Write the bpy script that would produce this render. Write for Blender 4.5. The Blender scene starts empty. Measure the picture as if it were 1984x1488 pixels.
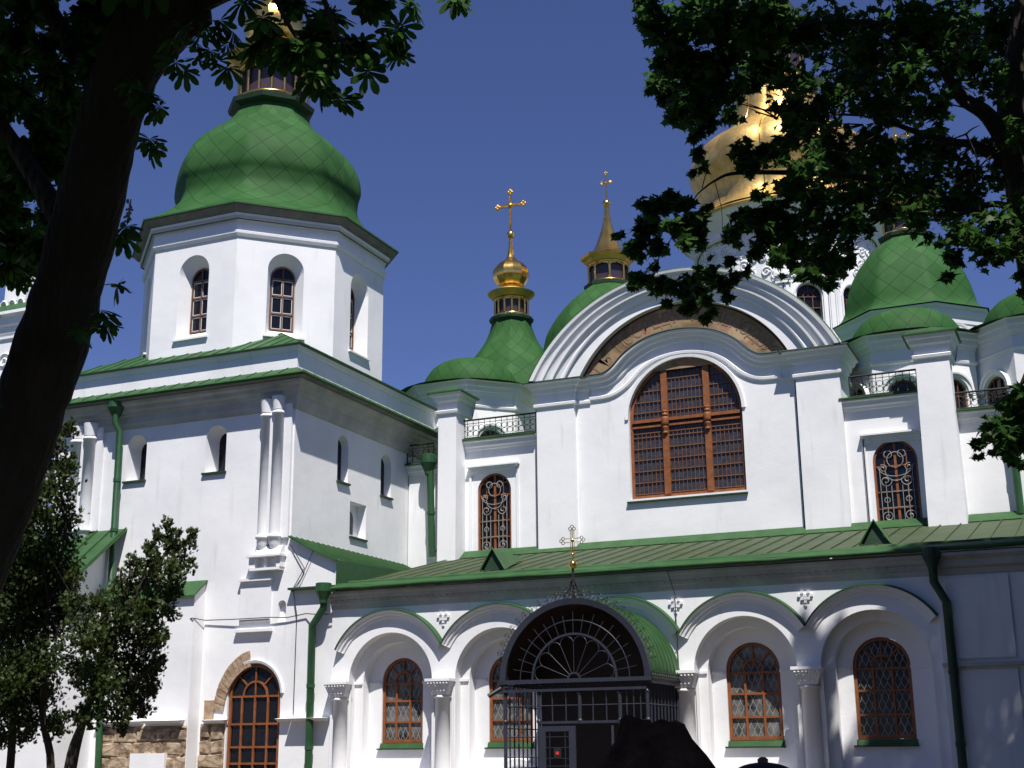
import bpy, math, random
import numpy as np
from mathutils import Vector, Matrix
from mathutils.geometry import tessellate_polygon
random.seed(7); rng = np.random.default_rng(7)
PI = math.pi
scene = bpy.context.scene
col = scene.collection

# ---------------------------------------------------------------- camera
F = 2578.2; YAW, PIT, ROL = map(math.radians, (23.638, 15.405, -0.534)); EYE = 1.6
cy_, sy_, cp_, sp_ = math.cos(YAW), math.sin(YAW), math.cos(PIT), math.sin(PIT)
_f = Vector((-sy_*cp_, cy_*cp_, sp_)); _r = Vector((cy_, sy_, 0)); _u = _r.cross(_f)
_c, _s = math.cos(ROL), math.sin(ROL)
RT = _c*_r + _s*_u; UP = -_s*_r + _c*_u; FW = _f
CAM = Vector((0, 0, EYE))
cd = bpy.data.cameras.new('camera'); cam = bpy.data.objects.new('camera', cd); col.objects.link(cam)
cam.matrix_world = Matrix(((RT.x, UP.x, -FW.x, 0), (RT.y, UP.y, -FW.y, 0), (RT.z, UP.z, -FW.z, EYE), (0, 0, 0, 1)))
cd.sensor_width = 36; cd.lens = F/1984*36; cd.clip_end = 2000; cd.clip_start = 0.05
scene.camera = cam

def ray(px, py): return RT*((px-992)/F) + UP*(-(py-744)/F) + FW
def atY(px, py, Y): d = ray(px, py); return CAM + d*(Y/d.y)
def atX(px, py, X): d = ray(px, py); return CAM + d*(X/d.x)
def atD(px, py, D): return CAM + ray(px, py)*D

# ---------------------------------------------------------------- light
SUN_AZ, SUN_EL = math.radians(33), math.radians(61)
SUN = Vector((math.sin(SUN_AZ)*math.cos(SUN_EL), -math.cos(SUN_AZ)*math.cos(SUN_EL), math.sin(SUN_EL)))
world = bpy.data.worlds.new('World'); scene.world = world; world.use_nodes = True
wn = world.node_tree.nodes; wl = world.node_tree.links
bg = wn['Background']; sky = wn.new('ShaderNodeTexSky'); sky.sky_type = 'NISHITA'; sky.sun_disc = False
sky.sun_elevation = SUN_EL; sky.sun_rotation = PI - SUN_AZ
sky.altitude = 1500; sky.air_density = 1.0; sky.dust_density = 0.1; sky.ozone_density = 6.0
tint = wn.new('ShaderNodeMix'); tint.data_type = 'RGBA'; tint.blend_type = 'MULTIPLY'; tint.inputs[0].default_value = 1; tint.inputs[7].default_value = (1.02, .92, 1.20, 1)
wl.new(sky.outputs[0], tint.inputs[6]); wl.new(tint.outputs[2], bg.inputs[0]); bg.inputs[1].default_value = 0.06
sl = bpy.data.lights.new('sun', 'SUN'); so = bpy.data.objects.new('sun', sl); col.objects.link(so)
sl.energy = 5.0; sl.angle = math.radians(0.5); sl.color = (1.0, 0.96, 0.9)
so.rotation_euler = (-SUN).to_track_quat('-Z', 'Y').to_euler()
scene.view_settings.view_transform = 'Standard'; scene.view_settings.look = 'None'
scene.view_settings.exposure = 0.43; scene.view_settings.gamma = 1.0

# ---------------------------------------------------------------- materials
def mat(name, base, rough=0.8, metal=0.0, noise=0.0, nscale=3.0, bump=0.0, bscale=20.0, base2=None, spec=0.5):
    m = bpy.data.materials.new(name); m.use_nodes = True
    n = m.node_tree.nodes; l = m.node_tree.links; b = n['Principled BSDF']
    b.inputs['Roughness'].default_value = rough; b.inputs['Metallic'].default_value = metal
    b.inputs['Specular IOR Level'].default_value = spec
    g = n.new('ShaderNodeNewGeometry')
    if noise > 0:
        t = n.new('ShaderNodeTexNoise'); t.inputs['Scale'].default_value = nscale; t.inputs['Detail'].default_value = 6
        t.inputs['Roughness'].default_value = 0.6
        l.new(g.outputs['Position'], t.inputs['Vector'])
        r = n.new('ShaderNodeMapRange'); r.inputs[1].default_value = 0.35; r.inputs[2].default_value = 0.65
        l.new(t.outputs[0], r.inputs[0])
        mx = n.new('ShaderNodeMix'); mx.data_type = 'RGBA'
        b2 = base2 or tuple(c*(1-noise) for c in base)
        mx.inputs[6].default_value = (*base, 1); mx.inputs[7].default_value = (*b2, 1)
        l.new(r.outputs[0], mx.inputs[0]); l.new(mx.outputs[2], b.inputs['Base Color'])
    else:
        b.inputs['Base Color'].default_value = (*base, 1)
    if bump > 0:
        t2 = n.new('ShaderNodeTexNoise'); t2.inputs['Scale'].default_value = bscale; t2.inputs['Detail'].default_value = 5
        l.new(g.outputs['Position'], t2.inputs['Vector'])
        bm_ = n.new('ShaderNodeBump'); bm_.inputs['Strength'].default_value = bump; bm_.inputs['Distance'].default_value = 0.03
        l.new(t2.outputs[0], bm_.inputs['Height']); l.new(bm_.outputs[0], b.inputs['Normal'])
    return m

def stucco():
    m = bpy.data.materials.new('white_stucco'); m.use_nodes = True
    n = m.node_tree.nodes; l = m.node_tree.links; b = n['Principled BSDF']; b.inputs['Roughness'].default_value = 0.9
    b.inputs['Specular IOR Level'].default_value = 0.2
    g = n.new('ShaderNodeNewGeometry')
    def noise(sc, det, vec=None):
        t = n.new('ShaderNodeTexNoise'); t.inputs['Scale'].default_value = sc; t.inputs['Detail'].default_value = det
        l.new(vec or g.outputs['Position'], t.inputs['Vector']); return t.outputs[0]
    mp = n.new('ShaderNodeMapping'); mp.inputs['Scale'].default_value = (3.0, 3.0, 0.35)
    l.new(g.outputs['Position'], mp.inputs['Vector'])
    a = noise(0.55, 7); s = noise(1.4, 6, mp.outputs[0]); f = noise(14, 4)
    r1 = n.new('ShaderNodeMapRange'); r1.inputs[1].default_value = .42; r1.inputs[2].default_value = .72; l.new(a, r1.inputs[0])
    r2 = n.new('ShaderNodeMapRange'); r2.inputs[1].default_value = .60; r2.inputs[2].default_value = .80; l.new(s, r2.inputs[0])
    m1 = n.new('ShaderNodeMix'); m1.data_type = 'RGBA'; m1.inputs[6].default_value = (.80, .80, .815, 1); m1.inputs[7].default_value = (.70, .705, .725, 1)
    l.new(r1.outputs[0], m1.inputs[0])
    m2 = n.new('ShaderNodeMix'); m2.data_type = 'RGBA'; m2.inputs[7].default_value = (.60, .595, .585, 1)
    ms = n.new('ShaderNodeMath'); ms.operation = 'MULTIPLY'; ms.inputs[1].default_value = 0.6; l.new(r2.outputs[0], ms.inputs[0])
    l.new(m1.outputs[2], m2.inputs[6]); l.new(ms.outputs[0], m2.inputs[0]); l.new(m2.outputs[2], b.inputs['Base Color'])
    ad = n.new('ShaderNodeMath'); ad.operation = 'MULTIPLY_ADD'; ad.inputs[1].default_value = 0.25; l.new(f, ad.inputs[0]); l.new(noise(2.2, 4), ad.inputs[2])
    bp = n.new('ShaderNodeBump'); bp.inputs['Strength'].default_value = 0.16; bp.inputs['Distance'].default_value = 0.05
    l.new(ad.outputs[0], bp.inputs['Height']); l.new(bp.outputs[0], b.inputs['Normal'])
    return m

def diamond_green():
    # square sheets laid on the diagonal, joints follow the dome's own surface (UV)
    m = bpy.data.materials.new('green_dome_sheet'); m.use_nodes = True
    n = m.node_tree.nodes; l = m.node_tree.links; b = n['Principled BSDF']; b.inputs['Roughness'].default_value = 0.68
    b.inputs['Specular IOR Level'].default_value = 0.14
    uv = n.new('ShaderNodeUVMap'); sp = n.new('ShaderNodeSeparateXYZ'); l.new(uv.outputs[0], sp.inputs[0])
    def M(op, a, bb=None):
        x = n.new('ShaderNodeMath'); x.operation = op
        for i, q in enumerate((a, bb)):
            if q is None: continue
            if isinstance(q, (int, float)): x.inputs[i].default_value = q
            else: l.new(q, x.inputs[i])
        return x.outputs[0]
    s = M('ADD', sp.outputs[0], sp.outputs[1]); d = M('SUBTRACT', sp.outputs[0], sp.outputs[1])
    def line(q):
        f = M('FRACT', q); return M('ABSOLUTE', M('SUBTRACT', f, 0.5))   # 0.5 at the joint
    h = M('MAXIMUM', line(s), line(d))
    r = n.new('ShaderNodeMapRange'); r.inputs[1].default_value = .465; r.inputs[2].default_value = .49; l.new(h, r.inputs[0])
    g = n.new('ShaderNodeNewGeometry'); t = n.new('ShaderNodeTexNoise'); t.inputs['Scale'].default_value = 1.3; t.inputs['Detail'].default_value = 6
    l.new(g.outputs['Position'], t.inputs['Vector'])
    r3 = n.new('ShaderNodeMapRange'); r3.inputs[1].default_value = .35; r3.inputs[2].default_value = .7; l.new(t.outputs[0], r3.inputs[0])
    # each sheet a touch different
    cs = n.new('ShaderNodeCombineXYZ'); l.new(M('FLOOR', s), cs.inputs[0]); l.new(M('FLOOR', d), cs.inputs[1])
    wn_ = n.new('ShaderNodeTexWhiteNoise'); wn_.noise_dimensions = '2D'; l.new(cs.outputs[0], wn_.inputs['Vector'])
    m1 = n.new('ShaderNodeMix'); m1.data_type = 'RGBA'; m1.inputs[6].default_value = (.022, .080, .019, 1); m1.inputs[7].default_value = (.034, .098, .029, 1)
    l.new(r3.outputs[0], m1.inputs[0])
    hv = n.new('ShaderNodeHueSaturation'); l.new(M('ADD', M('MULTIPLY', wn_.outputs[0], 0.24), 0.88), hv.inputs['Value']); l.new(m1.outputs[2], hv.inputs['Color'])
    m2 = n.new('ShaderNodeMix'); m2.data_type = 'RGBA'; m2.inputs[7].default_value = (.012, .036, .012, 1)
    l.new(hv.outputs[0], m2.inputs[6]); l.new(M('MULTIPLY', r.outputs[0], 0.8), m2.inputs[0]); l.new(m2.outputs[2], b.inputs['Base Color'])
    bp = n.new('ShaderNodeBump'); bp.inputs['Strength'].default_value = 0.22; bp.inputs['Distance'].default_value = 0.02
    l.new(M('ADD', r.outputs[0], M('MULTIPLY', t.outputs[0], 0.8)), bp.inputs['Height']); l.new(bp.outputs[0], b.inputs['Normal'])
    return m

def fresco():
    m = bpy.data.materials.new('faded_fresco'); m.use_nodes = True
    n = m.node_tree.nodes; l = m.node_tree.links; b = n['Principled BSDF']; b.inputs['Roughness'].default_value = 0.9
    g = n.new('ShaderNodeNewGeometry')
    t = n.new('ShaderNodeTexNoise'); t.inputs['Scale'].default_value = 1.6; t.inputs['Detail'].default_value = 8; l.new(g.outputs['Position'], t.inputs['Vector'])
    cr = n.new('ShaderNodeValToRGB'); e = cr.color_ramp.elements
    e[0].position = .33; e[0].color = (.17, .10, .05, 1); e[1].position = .66; e[1].color = (.42, .30, .17, 1)
    x = cr.color_ramp.elements.new(.5); x.color = (.30, .21, .12, 1)
    x = cr.color_ramp.elements.new(.57); x.color = (.30, .15, .10, 1)
    l.new(t.outputs[0], cr.inputs[0]); l.new(cr.outputs[0], b.inputs['Base Color'])
    return m

def leafmat(name, c1, c2, trans=0.45):
    m = bpy.data.materials.new(name); m.use_nodes = True
    n = m.node_tree.nodes; l = m.node_tree.links; b = n['Principled BSDF']; out = n['Material Output']
    b.inputs['Roughness'].default_value = 0.5; b.inputs['Specular IOR Level'].default_value = 0.25
    g = n.new('ShaderNodeNewGeometry')
    mx = n.new('ShaderNodeMix'); mx.data_type = 'RGBA'; mx.inputs[6].default_value = (*c1, 1); mx.inputs[7].default_value = (*c2, 1)
    l.new(g.outputs['Random Per Island'], mx.inputs[0]); l.new(mx.outputs[2], b.inputs['Base Color'])
    tr = n.new('ShaderNodeBsdfTranslucent'); hs = n.new('ShaderNodeHueSaturation'); hs.inputs['Value'].default_value = 1.5
    l.new(mx.outputs[2], hs.inputs['Color']); l.new(hs.outputs[0], tr.inputs['Color'])
    ms = n.new('ShaderNodeMixShader'); ms.inputs[0].default_value = trans
    l.new(b.outputs[0], ms.inputs[1]); l.new(tr.outputs[0], ms.inputs[2]); l.new(ms.outputs[0], out.inputs['Surface'])
    return m

def barkmat(name, c1, c2, sc=9):
    m = bpy.data.materials.new(name); m.use_nodes = True
    n = m.node_tree.nodes; l = m.node_tree.links; b = n['Principled BSDF']; b.inputs['Roughness'].default_value = 0.95
    g = n.new('ShaderNodeNewGeometry'); mp = n.new('ShaderNodeMapping'); mp.inputs['Scale'].default_value = (1, 1, .25)
    l.new(g.outputs['Position'], mp.inputs['Vector'])
    t = n.new('ShaderNodeTexVoronoi'); t.inputs['Scale'].default_value = sc*2; l.new(mp.outputs[0], t.inputs['Vector'])
    t2 = n.new('ShaderNodeTexNoise'); t2.inputs['Scale'].default_value = sc; t2.inputs['Detail'].default_value = 8; l.new(mp.outputs[0], t2.inputs['Vector'])
    mx = n.new('ShaderNodeMix'); mx.data_type = 'RGBA'; mx.inputs[6].default_value = (*c1, 1); mx.inputs[7].default_value = (*c2, 1)
    l.new(t2.outputs[0], mx.inputs[0]); l.new(mx.outputs[2], b.inputs['Base Color'])
    ad = n.new('ShaderNodeMath'); ad.operation = 'ADD'; l.new(t.outputs[0], ad.inputs[0]); l.new(t2.outputs[0], ad.inputs[1])
    bp = n.new('ShaderNodeBump'); bp.inputs['Strength'].default_value = 1; bp.inputs['Distance'].default_value = 0.05
    l.new(ad.outputs[0], bp.inputs['Height']); l.new(bp.outputs[0], b.inputs['Normal'])
    return m

def masonry():
    m = bpy.data.materials.new('old_masonry'); m.use_nodes = True
    n = m.node_tree.nodes; l = m.node_tree.links; b = n['Principled BSDF']; b.inputs['Roughness'].default_value = 0.95
    g = n.new('ShaderNodeNewGeometry'); mp = n.new('ShaderNodeMapping'); mp.inputs['Scale'].default_value = (1, 1, 1.5)
    l.new(g.outputs['Position'], mp.inputs['Vector'])
    t = n.new('ShaderNodeTexNoise'); t.inputs['Scale'].default_value = 3.2; t.inputs['Detail'].default_value = 9; l.new(mp.outputs[0], t.inputs['Vector'])
    cr = n.new('ShaderNodeValToRGB'); e = cr.color_ramp.elements
    e[0].position = .36; e[0].color = (.13, .085, .05, 1); e[1].position = .62; e[1].color = (.46, .36, .25, 1)
    x = cr.color_ramp.elements.new(.48); x.color = (.33, .24, .16, 1)
    l.new(t.outputs[0], cr.inputs[0])
    vo = n.new('ShaderNodeTexVoronoi'); vo.feature = 'DISTANCE_TO_EDGE'; vo.inputs['Scale'].default_value = 1.7; l.new(mp.outputs[0], vo.inputs['Vector'])
    rr = n.new('ShaderNodeMapRange'); rr.inputs[1].default_value = .0; rr.inputs[2].default_value = .07; l.new(vo.outputs['Distance'], rr.inputs[0])
    mj = n.new('ShaderNodeMix'); mj.data_type = 'RGBA'; mj.inputs[6].default_value = (.20, .145, .10, 1); l.new(rr.outputs[0], mj.inputs[0]); l.new(cr.outputs[0], mj.inputs[7]); l.new(mj.outputs[2], b.inputs['Base Color'])
    bp = n.new('ShaderNodeBump'); bp.inputs['Strength'].default_value = 0.8; bp.inputs['Distance'].default_value = 0.06
    l.new(t.outputs[0], bp.inputs['Height']); l.new(bp.outputs[0], b.inputs['Normal'])
    return m

WHITE = stucco()
DOME = diamond_green()
GREEN = mat('green_painted_sheet', (.036, .10, .032), .55, noise=.3, nscale=2.2, bump=.25, bscale=5, base2=(.026, .072, .024), spec=.25)
FADED = mat('faded_green_roof_sheet', (.064, .080, .040), .65, noise=.4, nscale=1.6, bump=.25, bscale=5, base2=(.040, .066, .030), spec=.25)
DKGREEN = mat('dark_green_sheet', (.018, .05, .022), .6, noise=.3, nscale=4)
PIPE = mat('green_pipe_paint', (.022, .085, .030), .45, noise=.25, nscale=5)
GOLD = mat('gold_leaf', (.86, .56, .16), .24, 1.0, noise=.3, nscale=2.5, bump=.25, bscale=7, base2=(.72, .42, .10))
GOLDM = mat('matt_gold', (.76, .56, .22), .52, 1.0, noise=.3, nscale=3.5, bump=.3, bscale=6, base2=(.62, .38, .12))
GLASS = mat('dark_window_glass', (.008, .009, .013), .12, bump=.2, bscale=4, spec=.3)
CURT = mat('glass_with_pale_curtain', (.010, .011, .015), .15, spec=.3, noise=.1, nscale=1.9, base2=(.20, .20, .19))
GLASSP = mat('old_cloudy_glass', (.05, .05, .065), .35, noise=.6, nscale=9, bump=.3, bscale=9)
PURPLE = mat('dull_violet_glass', (.045, .03, .045), .3, bump=.1, bscale=3)
WOOD = mat('orange_brown_window_paint', (.27, .085, .022), .6, noise=.35, nscale=6)
WOODD = mat('brown_window_paint', (.17, .075, .035), .6, noise=.3, nscale=6)
WGRILLE = mat('pale_grille_paint', (.33, .32, .30), .5, noise=.3, nscale=9)
WFRAME = mat('white_window_paint', (.6, .6, .6), .6)
IRON = mat('black_wrought_iron', (.018, .016, .018), .5)
PORCHP = mat('blue_black_metal_paint', (.03, .033, .05), .4, noise=.2, nscale=6)
STONE = masonry()
BRICK = mat('pale_old_brick', (.42, .31, .22), .95, noise=.4, nscale=5, bump=.6, bscale=14, base2=(.27, .17, .10))
SOFFIT = mat('grey_brown_eave_board', (.20, .19, .17), .85, noise=.3, nscale=3)
FRESCO = fresco()
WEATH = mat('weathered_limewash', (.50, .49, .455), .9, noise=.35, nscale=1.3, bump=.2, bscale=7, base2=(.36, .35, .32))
RUST = mat('dark_red_brown_trim', (.09, .022, .014), .8, noise=.3, nscale=5)
INK = mat('dark_inscription_paint', (.17, .11, .065), .9, noise=.5, nscale=3, base2=(.30,.21,.12))
BARK = barkmat('chestnut_bark', (.020, .013, .010), (.065, .040, .028))
BARK2 = barkmat('maple_bark', (.02, .015, .012), (.05, .036, .028))
LEAF_C = leafmat('chestnut_leaf', (.024, .06, .012), (.055, .13, .02))
LEAF_M = leafmat('maple_leaf', (.024, .06, .014), (.055, .125, .024))
LEAF_T = leafmat('thuja_spray', (.020, .044, .010), (.075, .095, .024), .35)
DARKVOID = mat('dark_interior', (.006, .006, .007), .9)
WIRE = mat('cable_sheath', (.05, .05, .05), .7)
REDSIGN = mat('red_notice', (.6, .03, .02), .6)

# ---------------------------------------------------------------- object helpers
LOC = {}
def link(o, parent, base):
    o.location = base - (LOC[parent.name] if parent else Vector((0, 0, 0)))
    if parent: o.parent = parent
    col.objects.link(o); LOC[o.name] = base
def thing(name, label, cat, base, group=None, kind=None):
    o = bpy.data.objects.new(name, None); link(o, None, Vector(base)); o.empty_display_size = .3
    tag(o, label, cat, group, kind); return o
def tag(o, label=None, cat=None, group=None, kind=None):
    if label: o['label'] = label
    if cat: o['category'] = cat
    if group: o['group'] = group
    if kind: o['kind'] = kind
    return o

class MB:
    def __init__(s): s.v = []; s.f = []; s.uv = {}; s.smooth = set()
    def add(s, vs, fs, smooth=False):
        k = len(s.v); s.v += [tuple(p) for p in vs]
        for f in fs:
            if smooth: s.smooth.add(len(s.f))
            s.f.append([i+k for i in f])
        return k
    def quad(s, a, b, c, d): s.add([a, b, c, d], [(0, 1, 2, 3)])
    def poly(s, pts): s.add(pts, [tuple(range(len(pts)))])
    def box(s, x0, x1, y0, y1, z0, z1):
        s.hexa([(x0, y0, z0), (x1, y0, z0), (x1, y1, z0), (x0, y1, z0)], [(x0, y0, z1), (x1, y0, z1), (x1, y1, z1), (x0, y1, z1)])
    def hexa(s, b, t):
        s.add(list(b)+list(t), [(3, 2, 1, 0), (4, 5, 6, 7), (0, 1, 5, 4), (1, 2, 6, 5), (2, 3, 7, 6), (3, 0, 4, 7)])
    def fbox(s, fr, u0, u1, z0, z1, d0, d1):
        # box in a wall frame: u along the wall, z up, d outward
        P = lambda u, z, d: fr.p(u, z, d)
        s.hexa([P(u0, z0, d0), P(u1, z0, d0), P(u1, z0, d1), P(u0, z0, d1)], [P(u0, z1, d0), P(u1, z1, d0), P(u1, z1, d1), P(u0, z1, d1)])
    def tube(s, pts, r, n=6, caps=True, smooth=True):
        pts = [Vector(p) for p in pts]; m = len(pts)
        rs = r if isinstance(r, (list, tuple)) else [r]*m
        k0 = len(s.v); ref = None; vs = []; fs = []
        for i, p in enumerate(pts):
            t = (pts[min(i+1, m-1)] - pts[max(i-1, 0)]).normalized()
            if ref is None:
                ref = t.orthogonal().normalized()
            ref = (ref - t*ref.dot(t))
            if ref.length < 1e-5: ref = t.orthogonal()
            ref.normalize(); bn = t.cross(ref)
            for k in range(n):
                a = 2*PI*k/n; vs.append(p + (ref*math.cos(a) + bn*math.sin(a))*rs[i])
        for i in range(m-1):
            for k in range(n):
                fs.append((i*n+k, i*n+(k+1) % n, (i+1)*n+(k+1) % n, (i+1)*n+k))
        s.add(vs, fs, smooth and n > 4)
        if caps: s.add(vs[:n], [tuple(range(n-1, -1, -1))]); s.add(vs[-n:], [tuple(range(n))])
    def lathe(s, cx, cy, prof, n=32, rot=0.0, split=False, nu=None, vs_=1.0, a0=0.0, a1=2*PI, smooth=True, lobes=0, lobe=0.0, sub=1):
        prof = [Vector((r, z)) for r, z in prof]
        L = [0.0]
        for i in range(1, len(prof)): L.append(L[-1] + (prof[i]-prof[i-1]).length)
        full = abs(a1-a0-2*PI) < 1e-6
        nu = nu or n
        if split:
            for k in range(n):
                b0 = a0+rot+(a1-a0)*k/n; b1 = a0+rot+(a1-a0)*(k+1)/n; vs = []; fs = []
                for (r, z) in prof:
                    p0 = Vector((cx+r*math.cos(b0), cy+r*math.sin(b0), z)); p1 = Vector((cx+r*math.cos(b1), cy+r*math.sin(b1), z))
                    vs += [p0, p1]
                base = len(s.f)
                for i in range(len(prof)-1): fs.append((2*i, 2*i+1, 2*i+3, 2*i+2))
                s.add(vs, fs, smooth)
                for i in range(len(prof)-1):
                    s.uv[base+i] = [(nu*k/n, L[i]*vs_), (nu*(k+1)/n, L[i]*vs_), (nu*(k+1)/n, L[i+1]*vs_), (nu*k/n, L[i+1]*vs_)]
            return
        N = n if full else n+1; vs = []; fs = []
        for (r, z) in prof:
            for k in range(N):
                a = a0+rot+(a1-a0)*k/n
                rr = r*(1 - lobe*(1-abs(math.cos(lobes*(a-rot)/2)))) if lobes else r
                vs.append((cx+rr*math.cos(a), cy+rr*math.sin(a), z))
        base = len(s.f)
        for i in range(len(prof)-1):
            for k in range(n):
                k1 = (k+1) % N; fs.append((i*N+k, i*N+k1, (i+1)*N+k1, (i+1)*N+k))
        s.add(vs, fs, smooth)
        q = base
        for i in range(len(prof)-1):
            for k in range(n):
                s.uv[q] = [(nu*k/n, L[i]*vs_), (nu*(k+1)/n, L[i]*vs_), (nu*(k+1)/n, L[i+1]*vs_), (nu*k/n, L[i+1]*vs_)]; q += 1
    def disc(s, cx, cy, z, r, n=16, rot=0.0):
        s.poly([(cx+r*math.cos(rot+2*PI*k/n), cy+r*math.sin(rot+2*PI*k/n), z) for k in range(n)])
    def sphere(s, c, r, n=12, ez=1.0):
        pr = [(max(1e-4, r*math.sin(PI*i/n)), c[2]-ez*r*math.cos(PI*i/n)) for i in range(n+1)]
        s.lathe(c[0], c[1], pr, n*2)
    def build(s, name, m, parent=None, label=None, kind=None, base=None):
        me = bpy.data.meshes.new(name)
        A = np.array(s.v, dtype=float)
        if base is None: base = Vector(((A[:, 0].min()+A[:, 0].max())/2, (A[:, 1].min()+A[:, 1].max())/2, A[:, 2].min()))
        A = A - np.array(base)
        me.from_pydata(A.tolist(), [], s.f)
        if s.smooth:
            me.polygons.foreach_set('use_smooth', [i in s.smooth for i in range(len(s.f))])
        if s.uv:
            ul = me.uv_layers.new(name='UVMap')
            for i, p in enumerate(me.polygons):
                if i in s.uv:
                    for li, c in zip(p.loop_indices, s.uv[i]): ul.data[li].uv = c
        me.materials.append(m); me.update()
        o = bpy.data.objects.new(name, me); link(o, parent, Vector(base)); tag(o, label, kind=kind); return o

class Frame:
    """a wall plane: origin at u=0, unit vector along the wall, outward normal"""
    def __init__(s, o, u):
        s.o = Vector((o[0], o[1], 0)); s.u = Vector((u[0], u[1], 0)).normalized(); s.n = Vector((s.u.y, -s.u.x, 0))
    def p(s, u, z, d=0.0): return s.o + s.u*u + s.n*d + Vector((0, 0, z))
def fy(Y): return Frame((0, Y), (1, 0))        # faces -Y, u = X
def fx(X): return Frame((X, 0), (0, 1))        # faces +X, u = Y

def arch(cx, hw, zb, zs, n=18, rise=None):
    rise = hw if rise is None else rise
    pts = [(cx-hw, zb), (cx+hw, zb)]
    for i in range(n+1):
        a = PI*i/n; pts.append((cx+hw*math.cos(a), zs+rise*math.sin(a)))
    return pts
def rect(u0, u1, z0, z1): return [(u0, z0), (u1, z0), (u1, z1), (u0, z1)]

def panel(mb, fr, outer, holes=(), d=0.0):
    """flat wall with openings; holes = [(pts, depth, inner_pts or None)]"""
    loops = [[Vector((a, b, 0)) for a, b in outer]] + [[Vector((a, b, 0)) for a, b in h[0]] for h in holes]
    flat = [p for lp in loops for p in lp]
    tris = tessellate_polygon(loops)
    mb.add([fr.p(p.x, p.y, d) for p in flat], tris)
    for h in holes:
        pts, dep = h[0], h[1]; inn = h[2] if len(h) > 2 and h[2] else pts; m = len(pts)
        vs = [fr.p(a, b, d) for a, b in pts] + [fr.p(a, b, d-dep) for a, b in inn]
        mb.add(vs[:], [(0, 1, m+1, m)]); mb.add(vs[:], [(1, 2, m+2, m+1)]); mb.add(vs[:], [(m-1, 0, m, 2*m-1)])
        mb.add(vs[:], [(i, i+1, m+i+1, m+i) for i in range(2, m-1)], smooth=True)

def backing(mb, fr, pts, d):
    mb.poly([fr.p(a, b, d) for a, b in pts])

def arcband(mb, fr, cx, cz, prof, a0=0.0, a1=PI, n=32, ez=1.0, caps=True):
    """moulding swept along an arc: prof = [(radius, out)]"""
    vs = []; m = len(prof)
    for i in range(n+1):
        a = a0+(a1-a0)*i/n
        for r, o in prof: vs.append(fr.p(cx+r*math.cos(a), cz+ez*r*math.sin(a), o))
    for j in range(m-1):
        mb.add([vs[i*m+q] for i in range(n+1) for q in (j, j+1)], [(2*i, 2*i+1, 2*i+3, 2*i+2) for i in range(n)], smooth=True)
    if caps:
        mb.poly(vs[:m]); mb.poly(vs[-m:])

def sweep(mb, path, prof, closed=False, caps=True):
    """cornice: path of (x, y); outward side is on the right of travel; prof = [(out, z)]"""
    P = [Vector((a, b)) for a, b in path]; m = len(P); offs = []
    for i in range(m):
        def nr(a, b): t = (b-a).normalized(); return Vector((t.y, -t.x))
        if closed: n1 = nr(P[i-1], P[i]); n2 = nr(P[i], P[(i+1) % m])
        else:
            n1 = nr(P[max(i-1, 0)], P[max(i, 1)]); n2 = nr(P[min(i, m-2)], P[min(i+1, m-1)])
        h = (n1+n2); h = h/h.dot(n1) if h.dot(n1) > 1e-6 else n1
        offs.append(h)
    k = len(prof); segs = m if closed else m-1
    for i in range(segs):
        j = (i+1) % m
        vs = []
        for o, z in prof:
            a = P[i]+offs[i]*o; b = P[j]+offs[j]*o
            vs += [(a.x, a.y, z), (b.x, b.y, z)]
        mb.add(vs, [(2*q, 2*q+1, 2*q+3, 2*q+2) for q in range(k-1)])
    if caps and not closed:
        for i in (0, m-1):
            mb.poly([((P[i]+offs[i]*o).x, (P[i]+offs[i]*o).y, z) for o, z in prof])

def octpts(cx, cy, a):
    h = a*math.tan(PI/8)
    # counter-clockwise seen from above, so outward is on the right of travel
    return [(cx-h, cy-a), (cx+h, cy-a), (cx+a, cy-h), (cx+a, cy+h), (cx+h, cy+a), (cx-h, cy+a), (cx-a, cy+h), (cx-a, cy-h)]

# ---------------------------------------------------------------- the setting
g = MB(); g.quad((-400, -200, 0), (400, -200, 0), (400, 700, 0), (-400, 700, 0))
o = g.build('ground', mat('grass_ground', (.03, .05, .018), .95, noise=.5, nscale=1.5, bump=.5), None, base=Vector((0, 0, 0))); tag(o, kind='structure')
g = MB(); g.box(-34, 8, 24.5, 31.7, 0.004, .06)
o = g.build('paved_path', mat('paving', (.12, .092, .065), .9, noise=.3, nscale=2, bump=.3), None); tag(o, kind='structure')
g = MB(); g.box(-13.6, -9.2, -6, 24.5, 0.004, .05)
tag(g.build('paved_path', bpy.data.materials['paving'], None), kind='structure')

# ---------------------------------------------------------------- the cathedral
CATH = thing('cathedral', 'white stuccoed cathedral with green and gilded onion domes, arcaded gallery and square stair tower', 'cathedral', (-12, 38, 0))
TX0, TX1, TY0, TY1 = -29.9, -20.92, 32.0, 41.0          # stair tower
FT = fy(TY0); FR = fx(TX1)

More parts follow.
